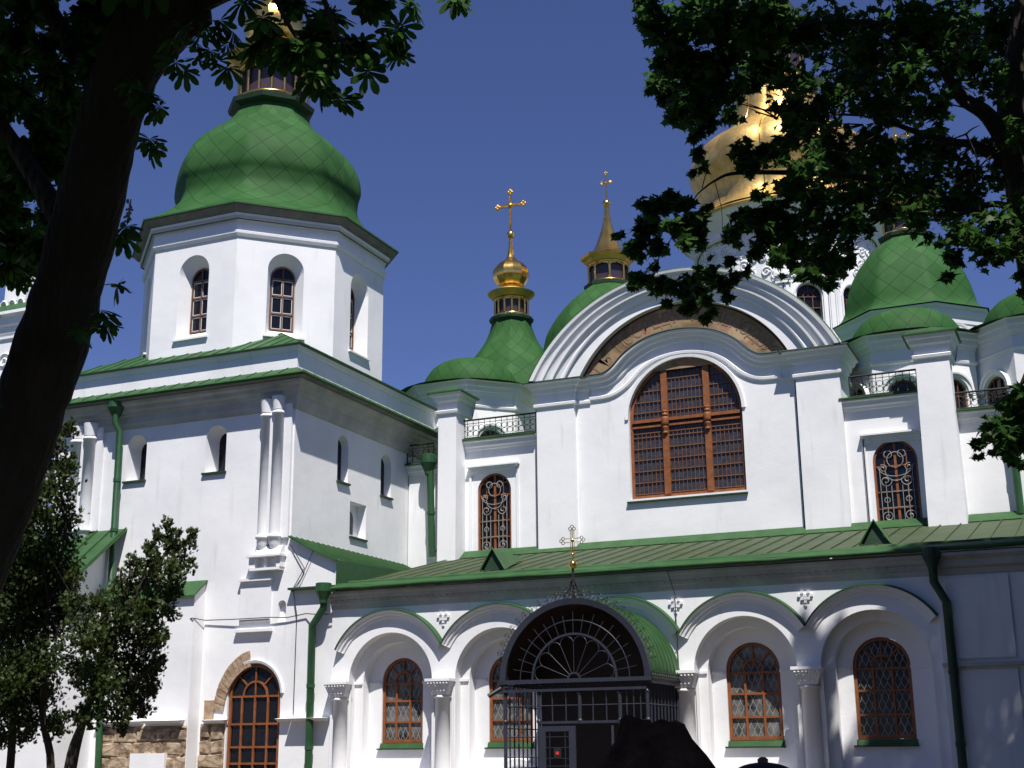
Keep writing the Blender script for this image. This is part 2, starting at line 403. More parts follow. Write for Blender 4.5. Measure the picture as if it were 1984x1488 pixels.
def window(fr, cx, hw, zb, zs, d, cols=2, rows=(), frame=.05, bar=.03, m=WOOD, sill=True, glass=GLASS, name='window', label=None, mull=None, hub=None):
    """arched window: wooden frame + bars (the part), pane (sub-part); returns the part"""
    f = MB(); t = .05
    arcband(f, fr, cx, zs, [(hw-frame, d-.02), (hw-frame, d+t), (hw, d+t), (hw, d-.02)], 0, PI, 20)
    f.fbox(fr, cx-hw, cx-hw+frame, zb, zs, d-.02, d+t); f.fbox(fr, cx+hw-frame, cx+hw, zb, zs, d-.02, d+t)
    f.fbox(fr, cx-hw+frame, cx+hw-frame, zb, zb+frame*1.2, d-.018, d+t-.003)
    for k in range(1, cols):
        x = cx-hw+2*hw*k/cols
        if hub: top = zs
        else: top = zs + math.sqrt(max(0, (hw-frame)**2-(x-cx)**2))
        w = (mull or bar)/2
        f.fbox(fr, x-w, x+w, zb+frame, top, d-.01, d+t-.006)
    for z in rows:
        w = hw-frame if z <= zs else math.sqrt(max(0, (hw-frame)**2-(z-zs)**2))
        f.fbox(fr, cx-w, cx+w, z-bar/2, z+bar/2, d-.008, d+t-.01)
    if hub:
        arcband(f, fr, cx, zs, [(hub, d-.01), (hub, d+t-.012), (hub+bar, d+t-.012), (hub+bar, d-.01)], 0, PI, 14)
        for a in (PI/4, PI/2, 3*PI/4):
            p0 = fr.p(cx+(hub+bar)*math.cos(a), zs+(hub+bar)*math.sin(a), d+.015); p1 = fr.p(cx+(hw-frame)*math.cos(a), zs+(hw-frame)*math.sin(a), d+.015)
            f.tube([p0, p1], bar*.5, 4)
        f.tube([fr.p(cx, zs, d+.015), fr.p(cx, zs+hub, d+.015)], bar*.5, 4)
    o = f.build(name, m, CATH, label)
    p = MB(); p.poly([fr.p(a, b, d-.012) for a, b in arch(cx, hw-.01, zb+.01, zs, 18)]); p.build('pane', glass, o)
    return o

def scale_grille(fr, cx, hw, zb, zs, d, parent, pitch=.155, top=None):
    """fish-scale wire lattice in front of the glass"""
    m_ = MB(); n = int(2*hw/pitch); row = 0; z = zb
    ztop = top or zs+hw
    while z < ztop:
        for k in range(-1, n+2):
            x0 = cx-hw+pitch*(k+(.5 if row % 2 else 0))
            pts = []
            for i in range(5):
                a = i/4; xx = x0+pitch*.5*math.sin(a*PI*.5)*1.0; zz = z+pitch*1.15*a
                pts.append((xx, zz))
            for sgn in (1, -1):
                q = [(x0+sgn*(x-x0), zz) for x, zz in pts]
                q = [(x, zz) for x, zz in q if abs(x-cx) < hw-.02 and (zz < zs or (x-cx)**2+(zz-zs)**2 < (hw-.02)**2)]
                if len(q) > 1: m_.tube([fr.p(x, zz, d) for x, zz in q], .009, 4, caps=False)
        z += pitch*1.15; row += 1
    return m_.build('grille', WGRILLE, parent)

def scroll_grille(fr, cx, hw, zb, zs, d, parent):
    m_ = MB(); w = hw-.08
    def ring(x, z, r, a0=0, a1=2*PI): m_.tube([fr.p(x+r*math.cos(a0+(a1-a0)*i/16), z+r*math.sin(a0+(a1-a0)*i/16), d) for i in range(17)], .014, 4)
    def spiral(x, z, r, s, a0=0): m_.tube([fr.p(x+s*r*(1-i/26)*math.cos(a0+i*.42), z+r*(1-i/26)*math.sin(a0+i*.42), d) for i in range(22)], .014, 4)
    h = zs-zb
    for k in range(-3, 4):
        if k == 0: continue
        x = cx+k*w/3.6; m_.tube([fr.p(x, zb+.08, d), fr.p(x, zb+h*(.62 if abs(k) != 3 else .92), d)], .012, 4)
    for s in (-1, 1):
        spiral(cx+s*w*.55, zb+h*.14, w*.30, s); spiral(cx+s*w*.55, zb+h*.70, w*.32, s, 3)
        spiral(cx+s*w*.66, zb+h*.90, w*.22, s, 1); ring(cx+s*w*.55, zb+h*.40, w*.14)
        m_.tube([fr.p(cx+s*w*.9*math.cos(a), zb+h*.93-w*.55*math.sin(a), d) for a in [PI/2*i/8 for i in range(9)]], .013, 4)
    ring(cx, zs+.05, w*.42); ring(cx, zb+h*.86, w*.55, PI, 2*PI); ring(cx-w*.35, zs+.22, w*.2); ring(cx+w*.35, zs+.22, w*.2)
    for z in (.08, .28, .53): m_.tube([fr.p(cx-w*.85, zb+h*z, d), fr.p(cx+w*.85, zb+h*z, d)], .012, 4)
    return m_.build('grille', WGRILLE, parent)

def lathe_ring(name, m, parent, cx, cy, prof, n=24, rot=0, split=False, smooth=True, label=None, **k):
    b = MB(); b.lathe(cx, cy, prof, n, rot, split=split, smooth=smooth, **k); return b.build(name, m, parent, label)

def cross(parent, cx, cy, z0, z1, w, m=GOLD, rays=True, t=.035, name='cross'):
    """gilded cross with trefoil ends facing the front"""
    c = MB(); zc = z0+(z1-z0)*.66; h = t
    c.hexa([(cx-h, cy-h/2, z0), (cx+h, cy-h/2, z0), (cx+h, cy+h/2, z0), (cx-h, cy+h/2, z0)], [(cx-h*.8, cy-h/2, z1), (cx+h*.8, cy-h/2, z1), (cx+h*.8, cy+h/2, z1), (cx-h*.8, cy+h/2, z1)])
    c.box(cx-w, cx+w, cy-h*.45, cy+h*.45, zc-h, zc+h)
    for (x, z) in ((cx-w, zc), (cx+w, zc), (cx, z1)):
        for dx, dz in ((-1, 0), (1, 0), (0, 1), (0, -1)):
            c.sphere((x+dx*h*1.6, cy, z+dz*h*1.6), h*1.35, 5)
    if rays:
        for k in range(12):
            a = 2*PI*(k+.5)/12; L = w*(.62 if k % 2 else .5); q = .02
            p = Vector((math.cos(a), 0, math.sin(a))); n_ = Vector((-math.sin(a), 0, math.cos(a)))
            o0 = Vector((cx, cy, zc)); c.add([o0+n_*q+Vector((0, -.02, 0)), o0-n_*q+Vector((0, -.02, 0)), o0+p*L, o0+n_*q+Vector((0, .02, 0)), o0-n_*q+Vector((0, .02, 0))], [(0, 1, 2), (3, 2, 4), (0, 2, 3), (1, 4, 2)])
        c.sphere((cx, cy, zc), w*.2, 6)
    return c.build(name, m, parent)

def lantern(parent, cx, cy, z0, z1, r, n=16, glass=PURPLE):
    """gilded arcade drum: colonnettes, arched heads, dull glass behind"""
    L = MB(); h = z1-z0; rt = 2*PI/n
    L.lathe(cx, cy, [(r*.9, z0), (r*1.1, z0), (r*1.1, z0+h*.06), (r*1.0, z0+h*.1), (r*.9, z0+h*.1)], n*2)
    L.lathe(cx, cy, [(r*.9, z1-h*.12), (r*1.03, z1-h*.12), (r*1.06, z1), (r*.9, z1)], n*2)
    for k in range(n):
        a = rt*(k+.5); x, y = cx+r*math.cos(a), cy+r*math.sin(a)
        L.tube([(x, y, z0+h*.1), (x, y, z1-h*.1)], min(.07*r, .045)*1.25, 6)
        L.sphere((x, y, z1-h*.22), min(.1*r, .06)*1.1, 4)
        # trefoil head between this colonnette and the next
        a2 = a+rt; P = lambda q, z: (cx+r*.98*math.cos(a+(a2-a)*q), cy+r*.98*math.sin(a+(a2-a)*q), z)
        zz = z1-h*.22; tp = z1-h*.11
        outl = [(0, zz), (.14, zz), (.24, zz+h*.05), (.36, zz+h*.04), (.5, zz+h*.085), (.64, zz+h*.04), (.76, zz+h*.05), (.86, zz), (1, zz)]
        for i in range(len(outl)-1):
            L.quad(P(outl[i][0], outl[i][1]), P(outl[i+1][0], outl[i+1][1]), P(outl[i+1][0], tp), P(outl[i][0], tp))
    o = L.build('lantern', GOLD, parent)
    G = MB(); G.lathe(cx, cy, [(r*.93, z0+h*.05), (r*.93, z1-h*.05)], n, rt/2, smooth=False); G.build('pane', glass, o)
    return o

# ------------------------------------------------ stair tower: walls
def skew_arch(cx, hw, zb, zs, sc=.75, up=0, n=18):
    return arch(cx, hw*sc, zb+up, zs-.02, n)
w = MB()
slits_f = [(-26.62, .37, 9.68, 10.72), (-23.68, .37, 9.68, 10.72)]
slits_r = [(34.73, .32, 9.62, 10.75), (37.45, .34, 9.62, 10.68)]
holes = [(arch(cx, hw, zb, zs), .55, arch(cx+.03, hw*.8, zb+.1, zs-.03)) for cx, hw, zb, zs in slits_f]
holes.append((arch(-21.965, .88, .62, 3.15), .16, None))
holes.append((arch(-21.14, .13, 5.15, 5.62), .14, None))
panel(w, FT, rect(TX0, TX1, 0, 12.2), holes)
holesr = [(arch(cx, hw, zb, zs), .24, arch(cx, hw*.85, zb+.08, zs-.03)) for cx, hw, zb, zs in slits_r]
holesr.append((rect(35.22, 36.22, 8.03, 9.1), .32, None))
panel(w, FR, rect(TY0, TY1, 0, 12.2), holesr)
panel(w, Frame((TX0, TY1), (0, -1)), rect(0, TY1-TY0, 0, 12.2))
panel(w, Frame((TX1, TY1), (-1, 0)), rect(0, TX1-TX0, 0, 12.2))
backing(w, FT, arch(-21.14, .13, 5.15, 5.62), -.14)
# attic above the gutter
for fr, a, b in ((FT, TX0, TX1), (FR, TY0, TY1)):
    panel(w, fr, rect(a, b, 12.3, 13.3), d=-.004)
panel(w, Frame((TX0, TY1), (0, -1)), rect(0, TY1-TY0, 12.3, 13.3)); panel(w, Frame((TX1, TY1), (-1, 0)), rect(0, TX1-TX0, 12.3, 13.3))
wall_t = w.build('tower_wall', WHITE, CATH, 'square white stair tower wall with slit windows')
for cx, hw, zb, zs in slits_f:
    b = MB(); backing(b, FT, arch(cx+.03, hw*.8, zb+.1, zs-.03), -.54); sw = b.build('window', GLASS, CATH, 'narrow arched slit window in the tower front')
    s_ = MB(); s_.fbox(FT, cx-hw-.06, cx+hw+.05, zb-.08, zb-.02, 0, .08); s_.build('sill', DKGREEN, sw)
for cx, hw, zb, zs in slits_r:
    b = MB(); backing(b, FR, arch(cx, hw*.85, zb+.08, zs-.03), -.23)
    sw = b.build('window', GLASS, CATH, 'narrow arched slit window in the tower side')
    s_ = MB(); s_.fbox(FR, cx-hw-.04, cx+hw+.06, zb-.08, zb-.02, 0, .08); s_.build('sill', DKGREEN, sw)
b = MB(); b.poly([FR.p(a, z, -.315) for a, z in rect(35.22, 36.22, 8.03, 9.1)]); b.build('niche_back', WHITE, CATH)
b = MB(); b.poly([FR.p(a, z, -.30) for a, z in arch(35.66, .27, 8.15, 8.62)])
sw = b.build('window', GLASS, CATH, 'small arched window in a square niche of the tower side'); s_ = MB(); s_.fbox(FR, 35.2, 36.26, 7.95, 8.01, 0, .06); s_.build('sill', DKGREEN, sw)
# cornice under the gutter
perim = [(TX0, TY0), (TX1, TY0), (TX1, TY1), (TX0, TY1)]
cprof = [(0, 11.3), (.05, 11.32), (.07, 11.42), (.10, 11.46), (.11, 11.66), (.17, 11.70), (.19, 11.78), (.27, 11.84), (.29, 11.95), (.40, 12.0), (.42, 12.10)]
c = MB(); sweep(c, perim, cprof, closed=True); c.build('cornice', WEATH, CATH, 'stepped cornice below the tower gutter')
c = MB(); sweep(c, perim, [(.30, 12.102), (.57, 12.13), (.60, 12.17)], closed=True); c.build('soffit', SOFFIT, CATH)
c = MB(); sweep(c, perim, [(.56, 12.14), (.61, 12.15), (.64, 12.20), (.61, 12.25), (.55, 12.27), (.50, 12.29), (.02, 12.56), (0, 12.56)], closed=True)
for i in range(16):
    x = TX0+.3+i*(TX1-TX0-.6)/15; c.tube([(x, TY0-.5, 12.30), (x, TY0-.02, 12.57)], .02, 4)
    y = TY0+.3+i*(TY1-TY0-.6)/15; c.tube([(TX1+.5, y, 12.30), (TX1+.02, y, 12.57)], .02, 4)
c.build('gutter_roof', GREEN, CATH, 'green sheet skirt with rounded gutter round the tower')
# upper roof
er, ez0 = .16, 13.27
c = MB(); sweep(c, perim, [(0, 13.06), (.03, 13.08), (.05, 13.15), (.08, 13.2), (.09, 13.24)], closed=True); c.build('cornice', WHITE, CATH)
c = MB(); sweep(c, perim, [(.05, 13.242), (er, 13.25), (er+.01, 13.275)], closed=True); c.build('soffit', SOFFIT, CATH)
TCX, TCY = -25.35, 36.5
c = MB(); ex0, ex1, ey0, ey1 = TX0-er, TX1+er, TY0-er, TY1+er; ap = (TCX, TCY, 13.29+4.85*.52)
cs = [(ex0, ey0, 13.29), (ex1, ey0, 13.29), (ex1, ey1, 13.29), (ex0, ey1, 13.29)]
for i in range(4): c.add([cs[i], cs[(i+1) % 4], ap], [(0, 1, 2)])
sweep(c, [(ex0, ey0), (ex1, ey0), (ex1, ey1), (ex0, ey1)], [(0, 13.25), (.03, 13.26), (.03, 13.29), (0, 13.30)], closed=True)
for i in range(1, 18):
    q = i/18; x = ex0+(ex1-ex0)*q; L = min(q, 1-q)*2
    tip = lambda a, b: Vector(a).lerp(Vector(b), 1)
    top = Vector((x, ey0+(TCY-ey0)*L, 13.29+(ap[2]-13.29)*L)); c.tube([(x, ey0, 13.30), top+Vector((0, 0, .01))], .022, 4)
    y = ey0+(ey1-ey0)*q; top = Vector((ex1+(TCX-ex1)*L, y, 13.29+(ap[2]-13.29)*L)); c.tube([(ex1, y, 13.30), top+Vector((0, 0, .01))], .022, 4)
c.build('roof', GREEN, CATH, 'low green seamed roof round the foot of the octagon')
# octagon
OA = 3.85; OP = octpts(TCX, TCY, OA)
ow = MB(); owin = []
for i in range(8):
    p0, p1 = Vector(OP[i]), Vector(OP[(i+1) % 8]); fr = Frame(p0, p1-p0); Lh = (p1-p0).length
    cx = Lh/2; zb = 14.28
    outer = arch(cx, .58, zb-.02, 16.45, 18); inner = arch(cx, .38, zb+.28, 16.32, 18)
    panel(ow, fr, rect(0, Lh, 13.2, 18.0), [(outer, .5, inner)])
    owin.append((fr, cx))
ow.build('octagon_wall', WHITE, CATH, 'white octagonal upper stage with splayed arched window niches')
for fr, cx in owin:
    o_ = window(fr, cx, .38, 14.56, 16.32, -.47, cols=2, rows=(15.12, 15.72, 16.3), frame=.04, bar=.04, m=WOODD, label='tall arched octagon window with brown bars')
    f2 = MB()
    for k, (za, zb_) in enumerate(((14.62, 15.08), (15.16, 15.68), (15.76, 16.26))):
        for s in (0, 1):
            u0 = cx-.33+s*.345; u1 = u0+.31
            for a, b_, c_, d_ in ((u0, u1, zb_-.03, zb_), (u0, u1, za, za+.02), (u0, u0+.02, za+.02, zb_-.03), (u1-.02, u1, za+.02, zb_-.03)): f2.fbox(fr, a, b_, c_, d_, -.478, -.46)
    f2.build('inner_frame', WFRAME, o_)
    s_ = MB(); s_.fbox(fr, cx-.66, cx+.66, 14.18, 14.24, -.03, .09); s_.build('sill', WHITE, o_)
c = MB(); sweep(c, OP, [(0, 17.42), (.05, 17.43), (.09, 17.52), (.10, 17.60), (.04, 17.64), (.04, 17.95), (.09, 17.97), (.13, 18.05), (.19, 18.08), (.2, 18.16)], closed=True); c.build('cornice', WHITE, CATH, 'moulded cornice of the octagon')
c = MB(); sweep(c, OP, [(.44, 18.36), (.475, 18.37), (.475, 18.42), (.40, 18.43)], closed=True); c.build('eave_edge', GREEN, CATH)
c = MB(); sweep(c, OP, [(.12, 17.955), (.17, 17.96), (.17, 17.985), (.12, 17.99)], closed=True); sweep(c, OP, [(.20, 18.17), (.30, 18.22), (.43, 18.355)], closed=True); c.build('soffit', SOFFIT, CATH)  # the lower thin dark strip stands in for a shadow gap

def dome(cx, cy, prof, n, rot, nu, vs, label, split=True):
    d = MB(); N = 96; m = len(prof); vs_ = []; L = [0.0]
    for i in range(1, m): L.append(L[-1]+math.hypot(prof[i][0]-prof[i-1][0], prof[i][1]-prof[i-1][1]))
    for i, (r, z) in enumerate(prof):
        k = 1-.30*min(1, L[i]/(L[-1]*.18))       # eave a true octagon, the swelling softly faceted
        for j in range(N+1):
            a = 2*PI*j/N; th = ((a+PI/8) % (PI/4))-PI/8
            f_ = k*math.cos(PI/8)/math.cos(th)+(1-k)*.975
            vs_.append((cx+r*f_*math.cos(a+rot-R8), cy+r*f_*math.sin(a+rot-R8), z))
    d.add(vs_, [(i*(N+1)+j, i*(N+1)+j+1, (i+1)*(N+1)+j+1, (i+1)*(N+1)+j) for i in range(m-1) for j in range(N)], smooth=True)
    q = 0
    for i in range(m-1):
        for j in range(N): d.uv[q] = [(nu*j/N, L[i]*vs), (nu*(j+1)/N, L[i]*vs), (nu*(j+1)/N, L[i+1]*vs), (nu*j/N, L[i+1]*vs)]; q += 1
    return d.build('dome', DOME, CATH, label)
def smooth_prof(pts, k=6):
    P = [Vector(p) for p in pts]; out = []
    for i in range(len(P)-1):
        a, b, c_, d_ = P[max(i-1, 0)], P[i], P[i+1], P[min(i+2, len(P)-1)]
        for j in range(k):
            t = j/k; out.append(tuple(.5*((2*b)+(c_-a)*t+(2*a-5*b+4*c_-d_)*t*t+(3*b-a-3*c_+d_)*t**3)))
    out.append(tuple(P[-1])); return out
R8 = PI/8
pt = smooth_prof([(4.67, 18.40), (4.25, 18.66), (3.85, 18.96), (3.47, 19.34), (3.24, 19.78), (3.25, 20.2), (3.34, 20.6), (3.25, 21.2), (2.9, 21.85), (2.32, 22.45), (1.8, 22.9), (1.45, 23.3), (1.27, 23.7)])
TD = dome(TCX, TCY, pt, 8, R8, 24, 1.15, 'big pear-shaped green dome of the stair tower laid with diamond sheets')
def dome_top(D, cx, cy, z, s, n, bulb, crossh, ring=True, nl=16):
    """dark ring, lantern, eave, bulb, spike, ball and cross; s = lantern radius"""
    if ring: lathe_ring('ring', DKGREEN, D, cx, cy, [(s*1.1, z-.1), (s*1.32, z+.02), (s*1.36, z+.1*s+.06), (s*1.1, z+.2*s+.1)], n, R8, smooth=False)
    z0 = z+.2*s+.08; z1 = z0+s*1.12
    lantern(D, cx, cy, z0, z1, s, nl)
    e = MB(); e.lathe(cx, cy, [(s*.9, z1-.01), (s*1.1, z1+.02), (s*1.42, z1+s*.30), (s*1.46, z1+s*.36), (s*1.3, z1+s*.42), (s*.95, z1+s*.52), (s*.8, z1+s*.66)], n*2, smooth=False); e.build('lantern_eave', GOLDM, D)
    return z1+s*.6
zt = dome_top(TD, TCX, TCY, 23.75, 1.16, 8, 1, 1)
lathe_ring('bulb', GOLD, TD, TCX, TCY, smooth_prof([(.88, zt-.05), (.8, zt+.25), (1.0, zt+.55), (1.12, zt+1.1), (1.0, zt+1.65), (.6, zt+2.1), (.25, zt+2.5), (.12, zt+3.4), (.07, zt+3.9)]), 16, 0, split=True)
b = MB(); b.sphere((TCX, TCY, zt+4.1), .25, 8); b.build('ball', GOLD, TD); cross(TD, TCX, TCY, zt+4.3, zt+6.6, .7)

# ------------------------------------------------ tower front details
def engaged_pair(x0, x1, r, z0, z1, label):
    p = MB(); p.fbox(FT, x0-r-.04, x1+r+.25, z0-.1, z1+.42, 0, .1); p.fbox(FT, (x0+x1)/2-.05, (x0+x1)/2+.05, z0-.1, z1+.2, .1, .2)
    ob = p.build('pilaster', WHITE, CATH, label)
    for x, dz in ((x0, 0), (x1, .06)):
        q = MB(); q.lathe(x, TY0-.12, [(r*.98, z0), (r, z1+dz-.12), (r*1.28, z1+dz-.1), (r*1.3, z1+dz-.04), (r*1.05, z1+dz), (r*.6, z1+dz+.02)], 18)
        q.lathe(x, TY0-.12, [(r*.98, z0), (r*1.25, z0-.02), (r*1.28, z0-.1), (r*1.0, z0-.13), (r*1.0, z0-.26), (r*.5, z0-.42), (.01, z0-.5)], 18)
        q.lathe(x, TY0-.14, [(r*1.02, z1+dz+.02), (r*1.3, z1+dz+.42)], 18)
        q.build('shaft', WHITE, ob)
    return ob
engaged_pair(-21.80, -21.40, .17, 7.62, 11.2, 'pair of round engaged shafts at the tower corner')
engaged_pair(-28.85, -28.35, .19, 8.3, 11.12, 'pair of round engaged shafts behind the conifer')
b = MB()
b.fbox(FT, -22.22, -21.05, 6.98, 7.04, 0, .34); b.fbox(FT, -22.16, -21.96, 6.68, 6.98, 0, .24); b.fbox(FT, -21.68, -21.60, 6.68, 6.98, 0, .2); b.fbox(FT, -21.24, -21.10, 6.68, 6.98, 0, .24)
b.hexa([FT.p(-21.95, 7.04, 0), FT.p(-21.1, 7.04, 0), FT.p(-21.1, 7.04, .3), FT.p(-21.95, 7.04, .3)], [FT.p(-21.95, 7.3, 0), FT.p(-21.1, 7.3, 0), FT.p(-21.1, 7.3, .12), FT.p(-21.95, 7.3, .12)])
b.fbox(FT, -22.12, -21.12, 6.60, 6.67, 0, .27); b.build('bracket', WHITE, CATH, 'moulded bracket below the engaged shafts')
b = MB(); b.fbox(FT, -22.52, -21.5, 5.2, 6.33, 0, .07); b.fbox(FT, -22.56, -21.46, 6.33, 6.40, 0, .16); b.fbox(FT, -22.64, -21.42, 4.90, 4.98, 0, .14); b.build('blind_panel', WHITE, CATH, 'shallow blind panel with shaded top on the tower')
# proud lower base of the tower with sloped sheet cap
b = MB()
FB = fy(31.5)
panel(b, FB, rect(TX0-1, -23.78, 0, 5.98)); b.quad((-23.78, 31.5, 0), (-23.78, 32, 0), (-23.78, 32, 6.44), (-23.78, 31.5, 5.98))
b.build('base_wall', WHITE, CATH, 'thicker white lower wall of the tower')
b = MB(); b.hexa([(TX0-1, 31.38, 5.93), (-23.72, 31.38, 5.93), (-23.72, 32, 6.42), (TX0-1, 32, 6.42)], [(TX0-1, 31.38, 5.98), (-23.72, 31.38, 5.98), (-23.72, 32, 6.47), (TX0-1, 32, 6.47)]); b.build('base_cap', GREEN, CATH, 'narrow sloped green sheet cap on the lower wall')
# lean-to in front of the tower at left
b = MB(); X1 = -27.2; sy = 30.0
b.poly([(X1, sy, 0), (X1, 31.498, 0), (X1, 31.498, 7.72), (X1, sy, 6.5)]); b.quad((-33, sy, 0), (X1, sy, 0), (X1, sy, 6.5), (-33, sy, 6.5)); b.poly([(X1, 31.5, 5.9), (X1, 31.998, 5.9), (X1, 31.998, 8.12), (X1, 31.5, 7.72)])
b.build('annex_wall', WHITE, CATH, 'white wall of the lean-to in front of the tower')
b = MB(); b.hexa([(-33, sy-.25, 6.30), (X1+.42, sy-.25, 6.30), (X1+.42, 31.99, 8.14), (-33, 31.99, 8.14)], [(-33, sy-.25, 6.36), (X1+.42, sy-.25, 6.36), (X1+.42, 31.99, 8.20), (-33, 31.99, 8.20)])
for i in range(11):
    x = X1+.38-i*.55; b.tube([(x, sy-.25, 6.39), (x, 31.98, 8.23)], .022, 4)
b.build('annex_roof', GREEN, CATH, 'steep green seamed lean-to roof in front of the tower')
# old masonry patches
def masonry_patch(fr, u0, u1, z0, z1, label):
    b = MB(); b.fbox(fr, u0, u1, z0, z1, .002, .015); z = z0
    while z < z1-.05:
        h = min(random.uniform(.30, .46), z1-z); u = u0+random.uniform(-.05, .02)
        while u < u1-.04:
            w = min(random.uniform(.35, .85), u1-u); d = random.uniform(.03, .075); g = .018; j = lambda: random.uniform(-.045, .045)
            a, c, e, f_ = (u+g+j()*.5, z+g+j()), (u+w-g+j()*.5, z+g+j()), (u+w-g+j()*.5, z+h-g+j()), (u+g+j()*.5, z+h-g+j())
            q = .03
            b.hexa([fr.p(x, y, .015) for x, y in (a, c, e, f_)], [fr.p(x, y, d) for x, y in ((a[0]+q, a[1]+q), (c[0]-q, c[1]+q), (e[0]-q, e[1]-q), (f_[0]+q, f_[1]-q))])
            u += w
        z += h
    return b.build('stone_patch', STONE, CATH, label)
masonry_patch(FB, -26.85, -23.80, .8, 2.36, 'bare old stonework left uncovered at the tower foot')
masonry_patch(FT, -23.7, -22.88, .8, 2.40, 'bare old stonework beside the big arched window')
b = MB(); b.fbox(FB, -25.62, -24.42, .7, 1.62, .016, .13); b.build('plaster_patch', WHITE, CATH)
b = MB(); b.fbox(FT, -23.60, -23.28, 2.45, 3.05, .002, .04); b.build('brick_patch', BRICK, CATH)
b = MB()
for k in range(11):
    a = PI*(.97-k*.038); a2 = a-.105
    for r0, r1, o_ in ((1.02, 1.36, .05),):
        ps = [(-21.9+r0*math.cos(a)*1.03, 2.62+r0*1.32*math.sin(a)), (-21.9+r1*math.cos(a)*1.03, 2.62+r1*1.32*math.sin(a)), (-21.9+r1*math.cos(a2)*1.03, 2.62+r1*1.32*math.sin(a2)), (-21.9+r0*math.cos(a2)*1.03, 2.62+r0*1.32*math.sin(a2))]
        b.hexa([FT.p(x, z, .002) for x, z in ps], [FT.p(x, z, o_+random.uniform(-.012, .012)) for x, z in ps])
b.build('brick_arch', BRICK, CATH, 'fragment of an old brick arch beside the big arched window')
# ledges
b = MB()
for x0, x1, fr, d in ((-26.9, -25.35, FB, .20), (-25.15, -23.95, FB, .30), (-23.5, -22.84, FT, .22), (-21.07, -20.75, FT, .2), (-20.62, -19.5, FT, .34)):
    b.hexa([fr.p(x0, 2.42, 0), fr.p(x1, 2.42, 0), fr.p(x1, 2.42, d*.5), fr.p(x0, 2.42, d*.5)], [fr.p(x0-.06, 2.52, 0), fr.p(x1+.06, 2.52, 0), fr.p(x1+.06, 2.50, d), fr.p(x0-.06, 2.50, d)])
b.build('ledge', WHITE, CATH, 'broken string course low on the tower')
# big arched window low in the tower
bw = window(FT, -21.965, .86, .64, 3.15, -.10, cols=4, rows=(.9, 1.32, 1.76, 2.38, 3.13), frame=.085, bar=.055, mull=.055, hub=.36, label='tall arched orange-brown window with fanlight low in the tower')
b = MB()
for k in range(-16, 17):
    x = -21.965+k*.11
    b.tube([FT.p(max(-22.77, min(-21.16, x-.5)), 1.0, -.118), FT.p(max(-22.77, min(-21.16, x+.4)), 3.1, -.118)], .006, 3)
b.build('grille', IRON, bw)
b = MB(); arcband(b, FT, -21.965, 3.15, [(.88, .002), (.9, .05), (.97, .07), (1.0, .002)], .05, PI*.62, 20); b.build('window_moulding', WHITE, CATH)

# ------------------------------------------------ small lean-to between tower and gallery
b = MB(); XA = -19.45
vr = [(TX1, 7.50), (-20.5, 7.27), (-20.0, 7.02), (-19.34, 6.72)]
b.poly([FT.p(TX1, 0), FT.p(XA, 0)] + [FT.p(-19.45, 5.8), FT.p(-19.34, 5.8), FT.p(-19.34, 6.70)] + [FT.p(x, z-.02) for x, z in reversed(vr[:-1])])
b.build('link_wall', WHITE, CATH, 'white wall strip between the tower and the gallery')
b = MB()
for i in range(3):
    (x0, z0), (x1, z1) = vr[i], vr[i+1]
    for yy in (0,):
        b.hexa([(x0, 31.85, z0), (x1+.002, 31.85, z1), (x1+.002, 38.95, z1), (x0, 38.95, z0)], [(x0, 31.85, z0+.05), (x1+.002, 31.85, z1+.05), (x1+.002, 38.95, z1+.05), (x0, 38.95, z0+.05)])
for i in range(24):
    y = 31.95+i*.29; b.tube([(x, y, z+.065) for x, z in vr], .014, 4)
b.build('lean_to_roof', GREEN, CATH, 'narrow green lean-to roof against the tower side')
b = MB(); b.hexa([(-19.345, 31.9, 5.5), (-19.325, 31.9, 5.5), (-19.325, 36.0, 5.5), (-19.345, 36.0, 5.5)], [(-19.345, 31.9, 6.76), (-19.325, 31.9, 6.76), (-19.325, 36.0, 6.90), (-19.345, 36.0, 6.90)])
b.build('roof_upstand', PIPE, CATH, 'triangular green sheet upstand beside the gallery roof')

